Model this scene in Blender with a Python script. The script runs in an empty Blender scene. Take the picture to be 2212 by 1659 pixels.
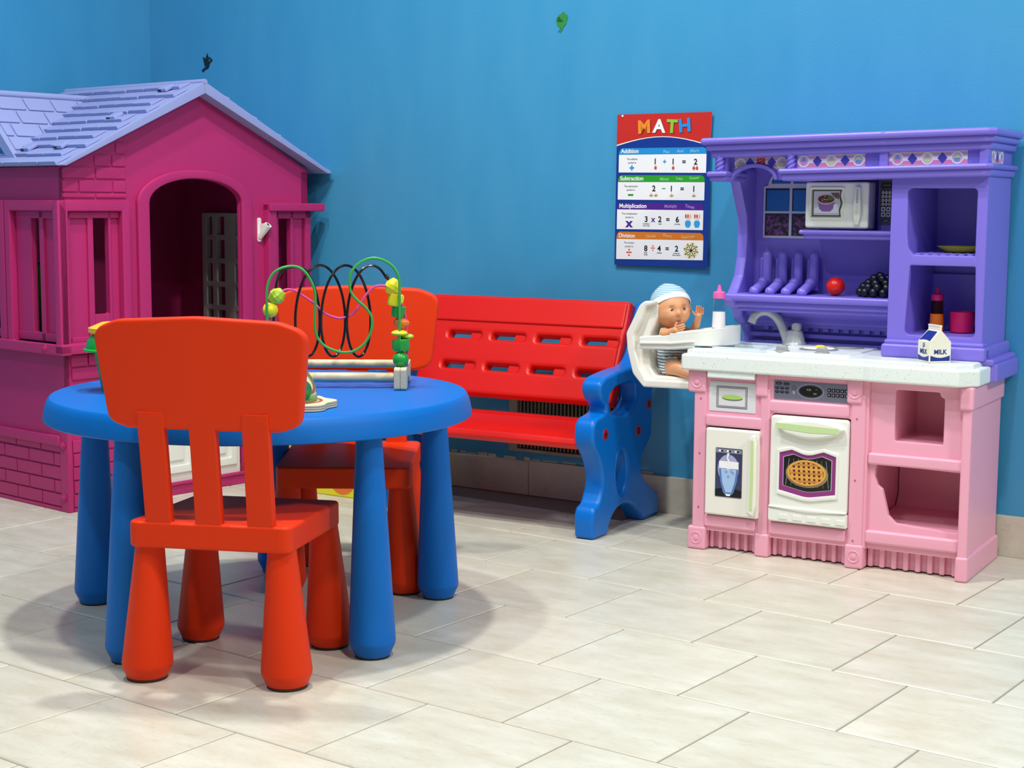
import bpy, bmesh, math, random
from math import sin, cos, pi, radians
from mathutils import Matrix, Vector
random.seed(7)
SC = bpy.context.scene
COL = SC.collection

# ---------------------------------------------------------------- camera
FPX = 3320.336
cam_d = bpy.data.cameras.new('camera'); cam = bpy.data.objects.new('camera', cam_d); COL.objects.link(cam)
YAW, PITCH, ROLL = radians(-33.201), radians(6.7185), radians(0.348)
fw = Vector((sin(YAW)*cos(PITCH), cos(YAW)*cos(PITCH), -sin(PITCH)))
rt = Vector((cos(YAW), -sin(YAW), 0)); up = rt.cross(fw)
r2 = rt*cos(ROLL)+up*sin(ROLL); u2 = -rt*sin(ROLL)+up*cos(ROLL)
Mc = Matrix.Identity(4)
for i in range(3):
    Mc[i][0] = r2[i]; Mc[i][1] = u2[i]; Mc[i][2] = -fw[i]
Mc[2][3] = 0.868
cam.matrix_world = Mc
cam_d.sensor_fit = 'HORIZONTAL'; cam_d.sensor_width = 36.0; cam_d.lens = 36.0*FPX/2212
cam_d.clip_start = 0.05; cam_d.clip_end = 60
SC.camera = cam
SC.view_settings.view_transform = 'Standard'; SC.view_settings.look = 'None'
SC.view_settings.gamma = 1; SC.view_settings.use_curve_mapping = False
SC.view_settings.exposure = 0.0

# ---------------------------------------------------------------- world and lamps
w = bpy.data.worlds.new('world'); SC.world = w; w.use_nodes = True
w.node_tree.nodes['Background'].inputs[0].default_value = (0.93, 0.97, 1.0, 1)
w.node_tree.nodes['Background'].inputs[1].default_value = 0.19
def lamp(name, loc, power, size, color=(1, .99, .955)):
    d = bpy.data.lights.new(name, 'AREA'); d.shape = 'DISK'; d.size = size; d.energy = power; d.color = color
    d.spread = radians(170)
    o = bpy.data.objects.new(name, d); COL.objects.link(o); o.location = loc
    return o
lamp('ceiling_lamp_light', (-2.02, 2.40, 3.1), 40, .14)
lamp('ceiling_lamp_light', (-2.55, 2.00, 3.1), 26, .14)
lamp('ceiling_lamp_light', (-0.75, 1.70, 3.1), 29, .16)
lamp('ceiling_lamp_light', (-1.9, 0.30, 3.1), 25, .20)
lamp('ceiling_lamp_light', (0.45, 0.9, 3.1), 14, .2)
lamp('ceiling_lamp_light', (1.6, 2.5, 3.0), 94, .5)

# ---------------------------------------------------------------- materials
def lin(h):
    h = h.lstrip('#'); c = [int(h[i:i+2], 16)/255 for i in (0, 2, 4)]
    return tuple(((x/12.92) if x <= .04045 else ((x+.055)/1.055)**2.4) for x in c)+(1,)
MATS = {}
def mat(name, h, rough=.4, bump=0., bscale=400., var=0., vscale=6., spec=.5, metal=0., trans=0., coat=0.):
    if name in MATS: return MATS[name]
    m = bpy.data.materials.new(name); m.use_nodes = True; nt = m.node_tree; b = nt.nodes['Principled BSDF']
    c = lin(h); b.inputs['Base Color'].default_value = c
    b.inputs['Roughness'].default_value = rough; b.inputs['Metallic'].default_value = metal
    b.inputs['Specular IOR Level'].default_value = spec
    if trans: b.inputs['Transmission Weight'].default_value = trans; b.inputs['IOR'].default_value = 1.2
    if coat: b.inputs['Coat Weight'].default_value = coat
    tc = nt.nodes.new('ShaderNodeTexCoord')
    n = nt.nodes.new('ShaderNodeTexNoise'); n.inputs['Scale'].default_value = vscale; n.inputs['Detail'].default_value = 4
    nt.links.new(tc.outputs['Object'], n.inputs['Vector'])
    v = max(var, .015)
    mx = nt.nodes.new('ShaderNodeMix'); mx.data_type = 'RGBA'; mx.blend_type = 'MIX'
    mx.inputs[6].default_value = tuple(x*(1-v) for x in c[:3])+(1,); mx.inputs[7].default_value = tuple(min(1, x*(1+v)) for x in c[:3])+(1,)
    nt.links.new(n.outputs['Fac'], mx.inputs[0]); nt.links.new(mx.outputs[2], b.inputs['Base Color'])
    if bump:
        n2 = nt.nodes.new('ShaderNodeTexNoise'); n2.inputs['Scale'].default_value = bscale
        nt.links.new(tc.outputs['Object'], n2.inputs['Vector'])
        bp = nt.nodes.new('ShaderNodeBump'); bp.inputs['Strength'].default_value = bump; bp.inputs['Distance'].default_value = .002
        nt.links.new(n2.outputs['Fac'], bp.inputs['Height']); nt.links.new(bp.outputs['Normal'], b.inputs['Normal'])
    MATS[name] = m
    return m
RED_O = mat('orange_red_plastic', '#e03504', .46, .25, 900, spec=.22)
BLUE_T = mat('blue_plastic', '#0068c0', .45, .25, 900, spec=.25)
BLUE_B = mat('bench_blue_plastic', '#0070cf', .33, .1, 300, spec=.35)
RED_B = mat('bench_red_plastic', '#dc1204', .36, .15, 500)
MAG = mat('magenta_plastic', '#bb266e', .5, .35, 500, .06, 5)
LILAC = mat('lilac_plastic', '#98a2d6', .5, .2, 500, .05, 8)
PINK = mat('pink_plastic', '#efa8bf', .38, .1, 400)
PURP = mat('purple_plastic', '#7e70da', .34, .1, 400)
WHITE = mat('white_plastic', '#eef0e8', .35)
IVORY = mat('ivory_plastic', '#f0eee4', .35)
BLACK = mat('black_rubber', '#0c0c10', .5)
DARK = mat('dark_print', '#15171c', .4)
GREYP = mat('grey_print', '#7d7f92', .4)
LIME = mat('lime_print', '#c6e0a0', .4)
SILVER = mat('silver_plastic', '#b4b8b8', .32, metal=.25)
WOOD = mat('pale_wood', '#e0cfa6', .55, .2, 60, .12, 30)
YEL = mat('yellow_paint', '#f2ea1c', .35)
LIMEB = mat('lime_paint', '#b8dc30', .35)
GRN = mat('green_paint', '#1f9a38', .3)
ORN = mat('orange_paint', '#ee7a22', .35)

def xf(M=None): return M if M is not None else Matrix.Identity(4)
def MXZ(y=0.):   # plate (u,v,w) -> (u, y-w, v): faces -y
    return Matrix(((1, 0, 0, 0), (0, 0, -1, y), (0, 1, 0, 0), (0, 0, 0, 1)))
def MYZ(x=0.):   # (u,v,w) -> (x+w, u, v): faces +x
    return Matrix(((0, 0, 1, x), (1, 0, 0, 0), (0, 1, 0, 0), (0, 0, 0, 1)))
def MXY(z=0.): return Matrix.Translation((0, 0, z))
def T(x, y, z): return Matrix.Translation((x, y, z))
def Rz(a): return Matrix.Rotation(radians(a), 4, 'Z')
def Rx(a): return Matrix.Rotation(radians(a), 4, 'X')
def Ry(a): return Matrix.Rotation(radians(a), 4, 'Y')
def fillet(pts, r, n=5):
    out = []; N = len(pts)
    for i in range(N):
        p = Vector(pts[i][:2]); a = Vector(pts[i-1][:2])-p; b = Vector(pts[(i+1) % N][:2])-p
        rr = pts[i][2] if len(pts[i]) > 2 else r
        la, lb = a.length, b.length
        if rr <= 0 or la < 1e-6 or lb < 1e-6: out.append(tuple(p)); continue
        ang = a.angle(b)
        if ang > pi-.05: out.append(tuple(p)); continue
        d = min(rr/math.tan(ang/2), la*.48, lb*.48)
        s = p+a.normalized()*d; e = p+b.normalized()*d
        for k in range(n+1):
            t = k/n; out.append(tuple(s*(1-t)**2+p*2*t*(1-t)+e*t*t))
    return out
def rr(x0, z0, x1, z1, r=.01, n=5): return fillet([(x0, z0), (x1, z0), (x1, z1), (x0, z1)], r, n)
def ell(cx, cy, a, b, n=32, t0=0, t1=360):
    full = abs(t1-t0) >= 360
    return [(cx+a*cos(radians(t0+(t1-t0)*k/(n if full else n-1))), cy+b*sin(radians(t0+(t1-t0)*k/(n if full else n-1)))) for k in range(n)]
def smooth(pts, n=6, closed=False):
    P = [Vector(p) for p in pts]; N = len(P); out = []
    rng = range(N if closed else N-1)
    for i in rng:
        p0 = P[(i-1) % N] if (closed or i > 0) else P[0]; p1 = P[i]; p2 = P[(i+1) % N]
        p3 = P[(i+2) % N] if (closed or i+2 < N) else P[-1]
        for k in range(n):
            t = k/n
            out.append(.5*((2*p1)+(-p0+p2)*t+(2*p0-5*p1+4*p2-p3)*t*t+(-p0+3*p1-3*p2+p3)*t**3))
    if not closed: out.append(P[-1])
    return out

class MB:
    def __init__(s): s.bm = bmesh.new()
    def _in(s, b, M, mi, warp=None):
        M = xf(M)
        for v in b.verts:
            v.co = M @ v.co
            if warp: v.co = Vector(warp(v.co))
        for f_ in b.faces: f_.material_index = mi
        if M.to_3x3().determinant() < 0: bmesh.ops.reverse_faces(b, faces=b.faces[:])
        me = bpy.data.meshes.new('t'); b.to_mesh(me); b.free(); s.bm.from_mesh(me); bpy.data.meshes.remove(me)
        return s
    def box(s, x0, x1, y0, y1, z0, z1, bev=0., mi=0, M=None, seg=2, warp=None):
        b = bmesh.new(); bmesh.ops.create_cube(b, size=1)
        for v in b.verts: v.co = Vector(((x0+x1)/2+v.co.x*(x1-x0), (y0+y1)/2+v.co.y*(y1-y0), (z0+z1)/2+v.co.z*(z1-z0)))
        bev = min(bev, .49*min(abs(x1-x0), abs(y1-y0), abs(z1-z0)))
        if bev > 0: bmesh.ops.bevel(b, geom=b.edges[:], offset=bev, segments=seg, affect='EDGES', profile=.5)
        return s._in(b, M, mi, warp)
    def plate(s, outline, w0, w1, M=None, bev=.0, holes=(), mi=0, seg=1, warp=None, cuts=()):
        cu = bpy.data.curves.new('c', 'CURVE'); cu.dimensions = '2D'; cu.fill_mode = 'BOTH'
        bev = min(bev, (w1-w0)*.49)
        cu.extrude = (w1-w0)/2-bev; cu.bevel_depth = bev; cu.bevel_resolution = seg; cu.offset = -bev
        for P in [outline]+list(holes):
            sp = cu.splines.new('POLY'); sp.points.add(len(P)-1)
            for i, p in enumerate(P): sp.points[i].co = (p[0], p[1], 0, 1)
            sp.use_cyclic_u = True
        ob = bpy.data.objects.new('x', cu); me = bpy.data.meshes.new_from_object(ob)
        b = bmesh.new(); b.from_mesh(me)
        bmesh.ops.remove_doubles(b, verts=b.verts, dist=1e-6)
        for cx in cuts: bmesh.ops.bisect_plane(b, geom=b.verts[:]+b.edges[:]+b.faces[:], plane_co=(cx, 0, 0), plane_no=(1, 0, 0))
        for v in b.verts: v.co.z += (w0+w1)/2
        bpy.data.objects.remove(ob); bpy.data.curves.remove(cu); bpy.data.meshes.remove(me)
        return s._in(b, M, mi, warp)
    def poly(s, pts, w0, w1, M=None, mi=0, warp=None):
        b = bmesh.new(); a = [b.verts.new((p[0], p[1], w0)) for p in pts]; c = [b.verts.new((p[0], p[1], w1)) for p in pts]
        n = len(pts)
        b.faces.new(a[::-1]); b.faces.new(c)
        for i in range(n): b.faces.new((a[i], a[(i+1) % n], c[(i+1) % n], c[i]))
        bmesh.ops.recalc_face_normals(b, faces=b.faces[:])
        return s._in(b, M, mi, warp)
    def prism(s, prof, x0, x1, bev=0., mi=0, M=None, warp=None):   # profile in (y,z) extruded along x
        return s.plate(prof, x0, x1, xf(M) @ MYZ(0), bev, (), mi, 1, warp)
    def lathe(s, prof, M=None, seg=32, mi=0, warp=None, flip=False):
        b = bmesh.new(); rings = []
        for r, z in prof:
            if r < 1e-6: rings.append([b.verts.new((0, 0, z))])
            else: rings.append([b.verts.new((r*cos(2*pi*k/seg), r*sin(2*pi*k/seg), z)) for k in range(seg)])
        for A, B in zip(rings, rings[1:]):
            for k in range(seg):
                j = (k+1) % seg
                if len(A) == 1 and len(B) == 1: continue
                if len(A) == 1: b.faces.new((A[0], B[j], B[k]))
                elif len(B) == 1: b.faces.new((A[k], A[j], B[0]))
                else: b.faces.new((A[k], A[j], B[j], B[k]))
        bmesh.ops.recalc_face_normals(b, faces=b.faces[:])
        return s._in(b, M, mi, warp)
    def cyl(s, r, z0, z1, M=None, seg=24, mi=0, bev=0., r1=None):
        r1 = r if r1 is None else r1
        if bev: p = [(0, z0), (r-bev, z0), (r, z0+bev), (r1, z1-bev), (r1-bev, z1), (0, z1)]
        else: p = [(0, z0), (r, z0), (r1, z1), (0, z1)]
        return s.lathe(p, M, seg, mi)
    def sph(s, r, M=None, mi=0, seg=24, rings=14, sc=(1, 1, 1), warp=None):
        b = bmesh.new(); bmesh.ops.create_uvsphere(b, u_segments=seg, v_segments=rings, radius=r)
        for v in b.verts: v.co = Vector((v.co.x*sc[0], v.co.y*sc[1], v.co.z*sc[2]))
        return s._in(b, M, mi, warp)
    def tube(s, pts, r, M=None, mi=0, seg=8, caps=True):
        P = [Vector(p) for p in pts]; R = r if isinstance(r, (list, tuple)) else [r]*len(P)
        b = bmesh.new(); rings = []
        nrm = None
        for i, p in enumerate(P):
            t = (P[min(i+1, len(P)-1)]-P[max(i-1, 0)]).normalized()
            if nrm is None: nrm = t.orthogonal().normalized()
            nrm = (nrm-t*nrm.dot(t)).normalized(); bi = t.cross(nrm)
            rings.append([b.verts.new(p+(nrm*cos(2*pi*k/seg)+bi*sin(2*pi*k/seg))*R[i]) for k in range(seg)])
        for A, B in zip(rings, rings[1:]):
            for k in range(seg): b.faces.new((A[k], A[(k+1) % seg], B[(k+1) % seg], B[k]))
        if caps: b.faces.new(rings[0][::-1]); b.faces.new(rings[-1])
        bmesh.ops.recalc_face_normals(b, faces=b.faces[:])
        return s._in(b, M, mi)
    def text(s, txt, cap, x, y, w0, w1, M=None, mi=0, bold=0., align='CENTER', sx=1., rot=0., warp=None):
        fc = bpy.data.curves.new('f', 'FONT'); fc.body = txt; fc.size = cap/.72; fc.align_x = align
        fc.extrude = (w1-w0)/2; fc.offset = bold*cap
        ob = bpy.data.objects.new('x', fc); me = bpy.data.meshes.new_from_object(ob)
        b = bmesh.new(); b.from_mesh(me)
        bpy.data.objects.remove(ob); bpy.data.curves.remove(fc); bpy.data.meshes.remove(me)
        L = Matrix.Translation((x, y, (w0+w1)/2)) @ Rz(rot) @ Matrix.Diagonal((sx, 1, 1, 1))
        for v in b.verts: v.co = L @ v.co
        return s._in(b, M, mi, warp)
    def build(s, name, mats, parent=None, ang=35, **props):
        me = bpy.data.meshes.new(name); s.bm.to_mesh(me); s.bm.free()
        for m in (mats if isinstance(mats, (list, tuple)) else [mats]): me.materials.append(m)
        me.polygons.foreach_set('use_smooth', [True]*len(me.polygons)); me.set_sharp_from_angle(angle=radians(ang))
        o = bpy.data.objects.new(name, me); COL.objects.link(o)
        wn = o.modifiers.new('normals', 'WEIGHTED_NORMAL'); wn.keep_sharp = True; wn.weight = 100
        if parent is not None: o.parent = parent
        for k, v in props.items(): o[k] = v
        return o
def thing(name, label, cat, loc=(0, 0, 0), rz=0, group=None):
    o = bpy.data.objects.new(name, None); COL.objects.link(o); o.location = loc; o.rotation_euler = (0, 0, radians(rz))
    o.empty_display_size = .05; o['label'] = label; o['category'] = cat
    if group: o['group'] = group
    return o
def dup(root, loc, rz, label):
    r = root.copy(); COL.objects.link(r); r.location = loc; r.rotation_euler = (0, 0, radians(rz)); r['label'] = label
    for ch in list(root.children):
        c = ch.copy(); COL.objects.link(c); c.parent = r
        for g in list(ch.children):
            d = g.copy(); COL.objects.link(d); d.parent = c
    return r

# ================================================================ room
WY = 3.83
def wall_mat():
    m = bpy.data.materials.new('blue_wall_paint'); m.use_nodes = True; nt = m.node_tree; b = nt.nodes['Principled BSDF']
    b.inputs['Roughness'].default_value = .38; b.inputs['Specular IOR Level'].default_value = .4
    tc = nt.nodes.new('ShaderNodeTexCoord')
    n = nt.nodes.new('ShaderNodeTexNoise'); n.inputs['Scale'].default_value = 1.3; n.inputs['Detail'].default_value = 3
    n2 = nt.nodes.new('ShaderNodeTexNoise'); n2.inputs['Scale'].default_value = 5; n2.inputs['Detail'].default_value = 6
    mp = nt.nodes.new('ShaderNodeMapping'); mp.inputs['Scale'].default_value = (2.2, 2.2, .6)
    nt.links.new(tc.outputs['Object'], n.inputs['Vector']); nt.links.new(tc.outputs['Object'], mp.inputs[0]); nt.links.new(mp.outputs[0], n2.inputs['Vector'])
    ad = nt.nodes.new('ShaderNodeMath'); ad.operation = 'ADD'; nt.links.new(n.outputs['Fac'], ad.inputs[0]); nt.links.new(n2.outputs['Fac'], ad.inputs[1])
    cr = nt.nodes.new('ShaderNodeValToRGB'); cr.color_ramp.elements[0].position = .8; cr.color_ramp.elements[1].position = 1.25
    mlt = nt.nodes.new('ShaderNodeMath'); mlt.operation = 'MULTIPLY'; mlt.inputs[1].default_value = .5
    nt.links.new(ad.outputs[0], mlt.inputs[0]); cr.color_ramp.elements[0].position = .36; cr.color_ramp.elements[1].position = .64
    cr.color_ramp.elements[0].color = lin('#3e96c6'); cr.color_ramp.elements[1].color = lin('#489cca')
    nt.links.new(mlt.outputs[0], cr.inputs[0]); nt.links.new(cr.outputs[0], b.inputs['Base Color'])
    n3 = nt.nodes.new('ShaderNodeTexNoise'); n3.inputs['Scale'].default_value = 260; nt.links.new(tc.outputs['Object'], n3.inputs['Vector'])
    bp = nt.nodes.new('ShaderNodeBump'); bp.inputs['Strength'].default_value = .22; bp.inputs['Distance'].default_value = .002
    nt.links.new(n3.outputs['Fac'], bp.inputs['Height']); nt.links.new(bp.outputs[0], b.inputs['Normal'])
    return m
WALL = wall_mat()
def structure(o): o['kind'] = 'structure'; return o
structure(MB().box(-4.02, 2.5, WY, WY+.1, 0, 3.1).build('wall_back', WALL))
structure(MB().box(-4.12, -4.005, -2.2, WY+.1, 0, 3.1).build('wall_left', WALL))

def tile_mat(name='floor_tile', island=True):
    m = bpy.data.materials.new(name); m.use_nodes = True; nt = m.node_tree; b = nt.nodes['Principled BSDF']
    tc = nt.nodes.new('ShaderNodeTexCoord'); ge = nt.nodes.new('ShaderNodeNewGeometry')
    of = nt.nodes.new('ShaderNodeVectorMath'); of.operation = 'SCALE'; of.inputs[3].default_value = 30
    cmb = nt.nodes.new('ShaderNodeCombineXYZ')
    for i in range(3): nt.links.new(ge.outputs['Random Per Island'], cmb.inputs[i])
    nt.links.new(cmb.outputs[0], of.inputs[0])
    add = nt.nodes.new('ShaderNodeVectorMath'); nt.links.new(tc.outputs['Object'], add.inputs[0]); nt.links.new(of.outputs[0], add.inputs[1])
    mp = nt.nodes.new('ShaderNodeMapping'); mp.inputs['Rotation'].default_value = (0, 0, radians(12)); mp.inputs['Scale'].default_value = (1, 2.6, 1)
    nt.links.new(add.outputs[0], mp.inputs[0])
    n1 = nt.nodes.new('ShaderNodeTexNoise'); n1.inputs['Scale'].default_value = 7; n1.inputs['Detail'].default_value = 8; n1.inputs['Roughness'].default_value = .62
    n2 = nt.nodes.new('ShaderNodeTexNoise'); n2.inputs['Scale'].default_value = 42; n2.inputs['Detail'].default_value = 8; n2.inputs['Roughness'].default_value = .75; n2.inputs['Distortion'].default_value = 1.2
    nt.links.new(mp.outputs[0], n1.inputs['Vector']); nt.links.new(mp.outputs[0], n2.inputs['Vector'])
    c1 = nt.nodes.new('ShaderNodeValToRGB'); c1.color_ramp.elements[0].position = .3; c1.color_ramp.elements[1].position = .7
    c1.color_ramp.elements[0].color = lin('#c6c0ab'); c1.color_ramp.elements[1].color = lin('#d8d7c8')
    nt.links.new(n1.outputs['Fac'], c1.inputs[0])
    c2 = nt.nodes.new('ShaderNodeValToRGB'); c2.color_ramp.elements[0].position = .30; c2.color_ramp.elements[1].position = .47
    c2.color_ramp.elements[0].color = (.68, .64, .58, 1); c2.color_ramp.elements[1].color = (1, 1, 1, 1)
    nt.links.new(n2.outputs['Fac'], c2.inputs[0])
    mx = nt.nodes.new('ShaderNodeMix'); mx.data_type = 'RGBA'; mx.blend_type = 'MULTIPLY'; mx.inputs[0].default_value = .5
    nt.links.new(c1.outputs[0], mx.inputs[6]); nt.links.new(c2.outputs[0], mx.inputs[7])
    hs = nt.nodes.new('ShaderNodeHueSaturation'); mr = nt.nodes.new('ShaderNodeMapRange'); mr.inputs[3].default_value = .95; mr.inputs[4].default_value = 1.04
    nt.links.new(ge.outputs['Random Per Island'], mr.inputs[0]); nt.links.new(mr.outputs[0], hs.inputs['Value'])
    nt.links.new(mx.outputs[2], hs.inputs['Color']); nt.links.new(hs.outputs[0], b.inputs['Base Color'])
    b.inputs['Roughness'].default_value = .34; b.inputs['Specular IOR Level'].default_value = .5
    bp = nt.nodes.new('ShaderNodeBump'); bp.inputs['Strength'].default_value = .12; bp.inputs['Distance'].default_value = .002
    nt.links.new(n2.outputs['Fac'], bp.inputs['Height']); nt.links.new(bp.outputs[0], b.inputs['Normal'])
    return m
TILE = tile_mat()
GROUT = mat('grout', '#8f8576', .8, .3, 300)
def build_floor():
    b = bmesh.new(); S = .868; a = radians(-3.4); L = .3513*S; Wd = .3518*S; g = .0018; ch = .0022
    def tw(x, y): return (x*cos(a)-y*sin(a), x*sin(a)+y*cos(a))
    o = {0: -2.761, 1: -2.939, 2: -2.421, 3: -2.250, 4: -2.084, 5: -1.918, 6: -2.799}
    off = {k: v*S for k, v in o.items()}
    off[-1] = off[0]-.169*S; off[-2] = off[-1]-.169*S
    for k in range(7, 20): off[k] = off[k-1]+.169*S
    for k in range(-2, 20):
        y1 = (4.064-.3518*k)*S; y0 = y1-Wd
        n0 = math.floor((-5.2-off[k])/L)
        for n in range(n0, n0+27):
            x0 = off[k]+n*L; x1 = x0+L
            top = [tw(*p) for p in ((x0+g+ch, y0+g+ch), (x1-g-ch, y0+g+ch), (x1-g-ch, y1-g-ch), (x0+g+ch, y1-g-ch))]
            bot = [tw(*p) for p in ((x0+g, y0+g), (x1-g, y0+g), (x1-g, y1-g), (x0+g, y1-g))]
            if top[0][0] < -4.3 or top[0][0] > 2.6 or top[2][1] > WY+.12: continue
            A = [b.verts.new((p[0], p[1], 0)) for p in top]; B = [b.verts.new((p[0], p[1], -.0018)) for p in bot]
            b.faces.new(A)
            for i in range(4): b.faces.new((B[i], B[(i+1) % 4], A[(i+1) % 4], A[i]))
    for f_ in b.faces: f_.material_index = 0
    vs = [b.verts.new(p) for p in ((-4.4, -2.6, -.0016), (2.9, -2.6, -.0016), (2.9, WY+.1, -.0016), (-4.4, WY+.1, -.0016))]
    f_ = b.faces.new(vs); f_.material_index = 1
    bmesh.ops.recalc_face_normals(b, faces=b.faces[:])
    for f_ in b.faces:
        if f_.normal.z < 0: f_.normal_flip()
    me = bpy.data.meshes.new('floor'); b.to_mesh(me); b.free(); me.materials.append(TILE); me.materials.append(GROUT)
    ob = bpy.data.objects.new('floor', me); COL.objects.link(ob); structure(ob)
build_floor()
bb = MB()
xs = [-4.005]+[-2.437+.305*k for k in range(-5, 17)]
for i in range(len(xs)-1):
    bb.box(xs[i]+.0008, xs[i+1]-.0008, WY-.014, WY, 0, .104+.0015*sin(i*2.3), .0015, 0)
BBT = tile_mat('baseboard_tile')
structure(bb.build('baseboard_back', BBT))
bb = MB()
for i in range(19): bb.box(-4.005, -3.991, WY-.016-.305*(i+1), WY-.0168-.305*i, 0, .104, .0015)
structure(bb.build('baseboard_left', BBT))
# ragged plaster edge above the skirting behind the bench
pl = MB(); x = -2.78
while x < -2.05:
    wdt = random.uniform(.02, .06); pl.box(x, x+wdt, WY-.0035, WY, .100, .108+random.uniform(0, .007), .0015); x += wdt+random.uniform(.0, .03)
structure(pl.build('trim_1', mat('chipped_plaster', '#a9b3a8', .9, .5, 150)))

# wall vent behind the bench
t = thing('wall_vent', 'wide wall vent with vertical metal slats low on the wall behind the bench', 'vent', (-2.505, WY, .13))
b = MB(); b.box(0, .385, -.006, 0, 0, .19, .002); b.build('backing', BLACK, t)
b = MB()
for k in range(26): b.box(.036+.0128*k, .036+.0128*k+.0068, -.016, -.006, .012, .178, .002)
b.build('slat_panel', mat('vent_metal', '#756a58', .45, metal=.3), t)
b = MB(); b.plate(rr(0, 0, .385, .19, .003), 0, .02, MXZ(0), .002, [rr(.03, .01, .362, .18, .002)]); b.build('frame', mat('vent_frame', '#a59686', .6, .3, 200, .15, 40), t)

# bird decals
def bird(name, label, loc, outline, colors, parts):
    t = thing(name, label, 'wall decal', loc)
    b = MB(); b.poly(outline, 0, .0012, MXZ(0)); b.build('body', colors[0], t)
    for nm, pts, mi in parts:
        b = MB(); b.poly(pts, .0012, .0018, MXZ(0)); b.build(nm, colors[mi], t)
def px(cx, cy, ox, oy, s): return ((cx-ox)*s*1.17, (oy-cy)*s)
s1 = 7.5e-5
P = [(1055, 540), (1100, 700), (1110, 780), (1140, 720), (1180, 715), (1240, 790), (1290, 815), (1315, 870), (1300, 910), (1265, 915), (1200, 980), (1150, 1060), (1130, 1160), (1060, 1235), (970, 1250), (890, 1310), (820, 1370), (745, 1290), (860, 1190), (960, 1140), (960, 1120), (890, 1090), (920, 1060), (870, 1020), (905, 990), (860, 930), (880, 900), (830, 850), (865, 820), (810, 730), (840, 705), (900, 740), (970, 800), (980, 700), (1020, 620)]
bird('bird_decal', 'small dark flying bird decal on the blue wall above the playhouse roof', (-3.736, WY-.0005, 1.33),
     [px(a, c, 1040, 950, s1) for a, c in P],
     [mat('bird_dark', '#04202c', .6), mat('bird_brown', '#4a5a50', .6)],
     [('face_patch', [px(a, c, 1040, 950, s1) for a, c in ((1130, 820), (1180, 790), (1235, 840), (1230, 900), (1150, 910), (1110, 870))], 1)])
s2 = 6.7e-5
P = [(1130, 530), (1220, 520), (1240, 600), (1330, 640), (1360, 760), (1320, 860), (1310, 960), (1260, 1060), (1170, 1150), (1150, 1240), (1050, 1370), (1020, 1350), (1100, 1240), (1090, 1190), (1040, 1200), (1020, 1290), (950, 1350), (930, 1320), (1010, 1270), (1020, 1160), (930, 1080), (870, 960), (850, 850), (910, 760), (900, 700), (960, 680), (980, 610), (1040, 630), (1070, 570)]
bird('bird_decal', 'small round green bird decal high on the blue wall in the middle', (-2.343, WY-.0005, 1.386),
     [px(a, c, 1100, 880, s2) for a, c in P],
     [mat('bird_green', '#2b8a3a', .6), mat('bird_dkgreen', '#075a25', .6)],
     [('wing', [px(a, c, 1100, 880, s2) for a, c in ((910, 760), (1000, 700), (1060, 800), (1170, 890), (1050, 930), (920, 900))], 1)])

# ================================================================ table and chairs
TC = (-2.175, 2.372)
t = thing('play_table', 'round blue plastic children table with tapered legs', 'table', (TC[0], TC[1], 0), 0)
b = MB()
b.lathe([(0, .474), (.36, .4745), (.405, .4745), (.417, .4765), (.424, .4755), (.4285, .471), (.433, .460), (.4375, .440), (.4375, .431), (.434, .4285), (.426, .428), (.424, .436), (.41, .452), (.0, .453)], seg=160)
b.build('tabletop', BLUE_T, t)
for k in range(5):
    a = radians(-16+72*k); M = T(.391*cos(a), .391*sin(a), 0)
    b = MB(); b.lathe([(0, .004), (.034, .004), (.037, .010), (.0445, .026), (.0455, .034), (.0245, .436), (.0245, .46), (0, .46)], T(.391*cos(a), .391*sin(a), 0) @ Matrix(((1, 0, -.02*cos(a), 0), (0, 1, -.02*sin(a), 0), (0, 0, 1, 0), (0, 0, 0, 1))), 40)
    o = b.build('leg', BLUE_T, t)
    b = MB(); b.cyl(.034, 0, .008, M, 32, 0, .001); b.build('foot_pad', BLACK, o)

def make_chair(label):
    t = thing('chair', label, 'chair', (0, 0, 0), 0, 'red children chairs at the blue table')
    warp = lambda v: (v.x, v.y, v.z+(-.012*(v.y/.31) if True else 0))
    b = MB()
    b.plate(fillet([(-.153, -.163), (.153, -.163), (.150, .16), (-.150, .16)], .022, 6), .244, .292, None, .006, seg=3, warp=lambda v: (v.x, v.y, v.z-.036*(v.y)))
    b.build('seat', RED_O, t)
    for sx in (-1, 1):
        for sy in (-1, 1):
            X, Y = sx*.134, sy*.131
            sh = Matrix(((1, 0, -sx*.035, X), (0, 1, -sy*.02, Y), (0, 0, 1, 0), (0, 0, 0, 1)))
            b = MB(); b.lathe([(0, .004), (.036, .004), (.039, .009), (.0455, .024), (.0465, .031), (.0262, .246), (.0262, .262), (0, .262)], sh, 40)
            o = b.build('leg', RED_O, t)
            b = MB(); b.cyl(.037, 0, .007, T(X, Y, 0), 32, 0, .001); b.build('foot_pad', mat('dark_red_rubber', '#3a0c06', .6), o)
    for k, x in enumerate((-.094, 0, .0965)):
        b = MB()
        sh = Matrix(((1, 0, x*.06, x*.985), (0, 1, -.13, -.112), (0, 0, 1, 0), (0, 0, 0, 1)))
        b.box(-.0245, .0245, -.010, .010, .285, .50, .003, 0, sh)
        b.build('slat', RED_O, t)
    out = fillet([(-.140, .468, .03), (.140, .468, .03), (.178, .480, .05), (.197, .645, .05), (.147, .663, .06), (.0, .6705, .3), (-.147, .663, .06), (-.197, .645, .05), (-.178, .480, .05)], .04, 8)
    lean = lambda v: (v.x, v.y-.035-.02*((v.z-.57)/.1)*.6+.28*v.x*v.x, v.z)
    b = MB(); b.plate(out, -.012, .012, MXZ(-.148), .007, seg=3, warp=lean, cuts=[-.18+.02*i for i in range(19)])
    o = b.build('backrest', RED_O, t)
    return t
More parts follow.
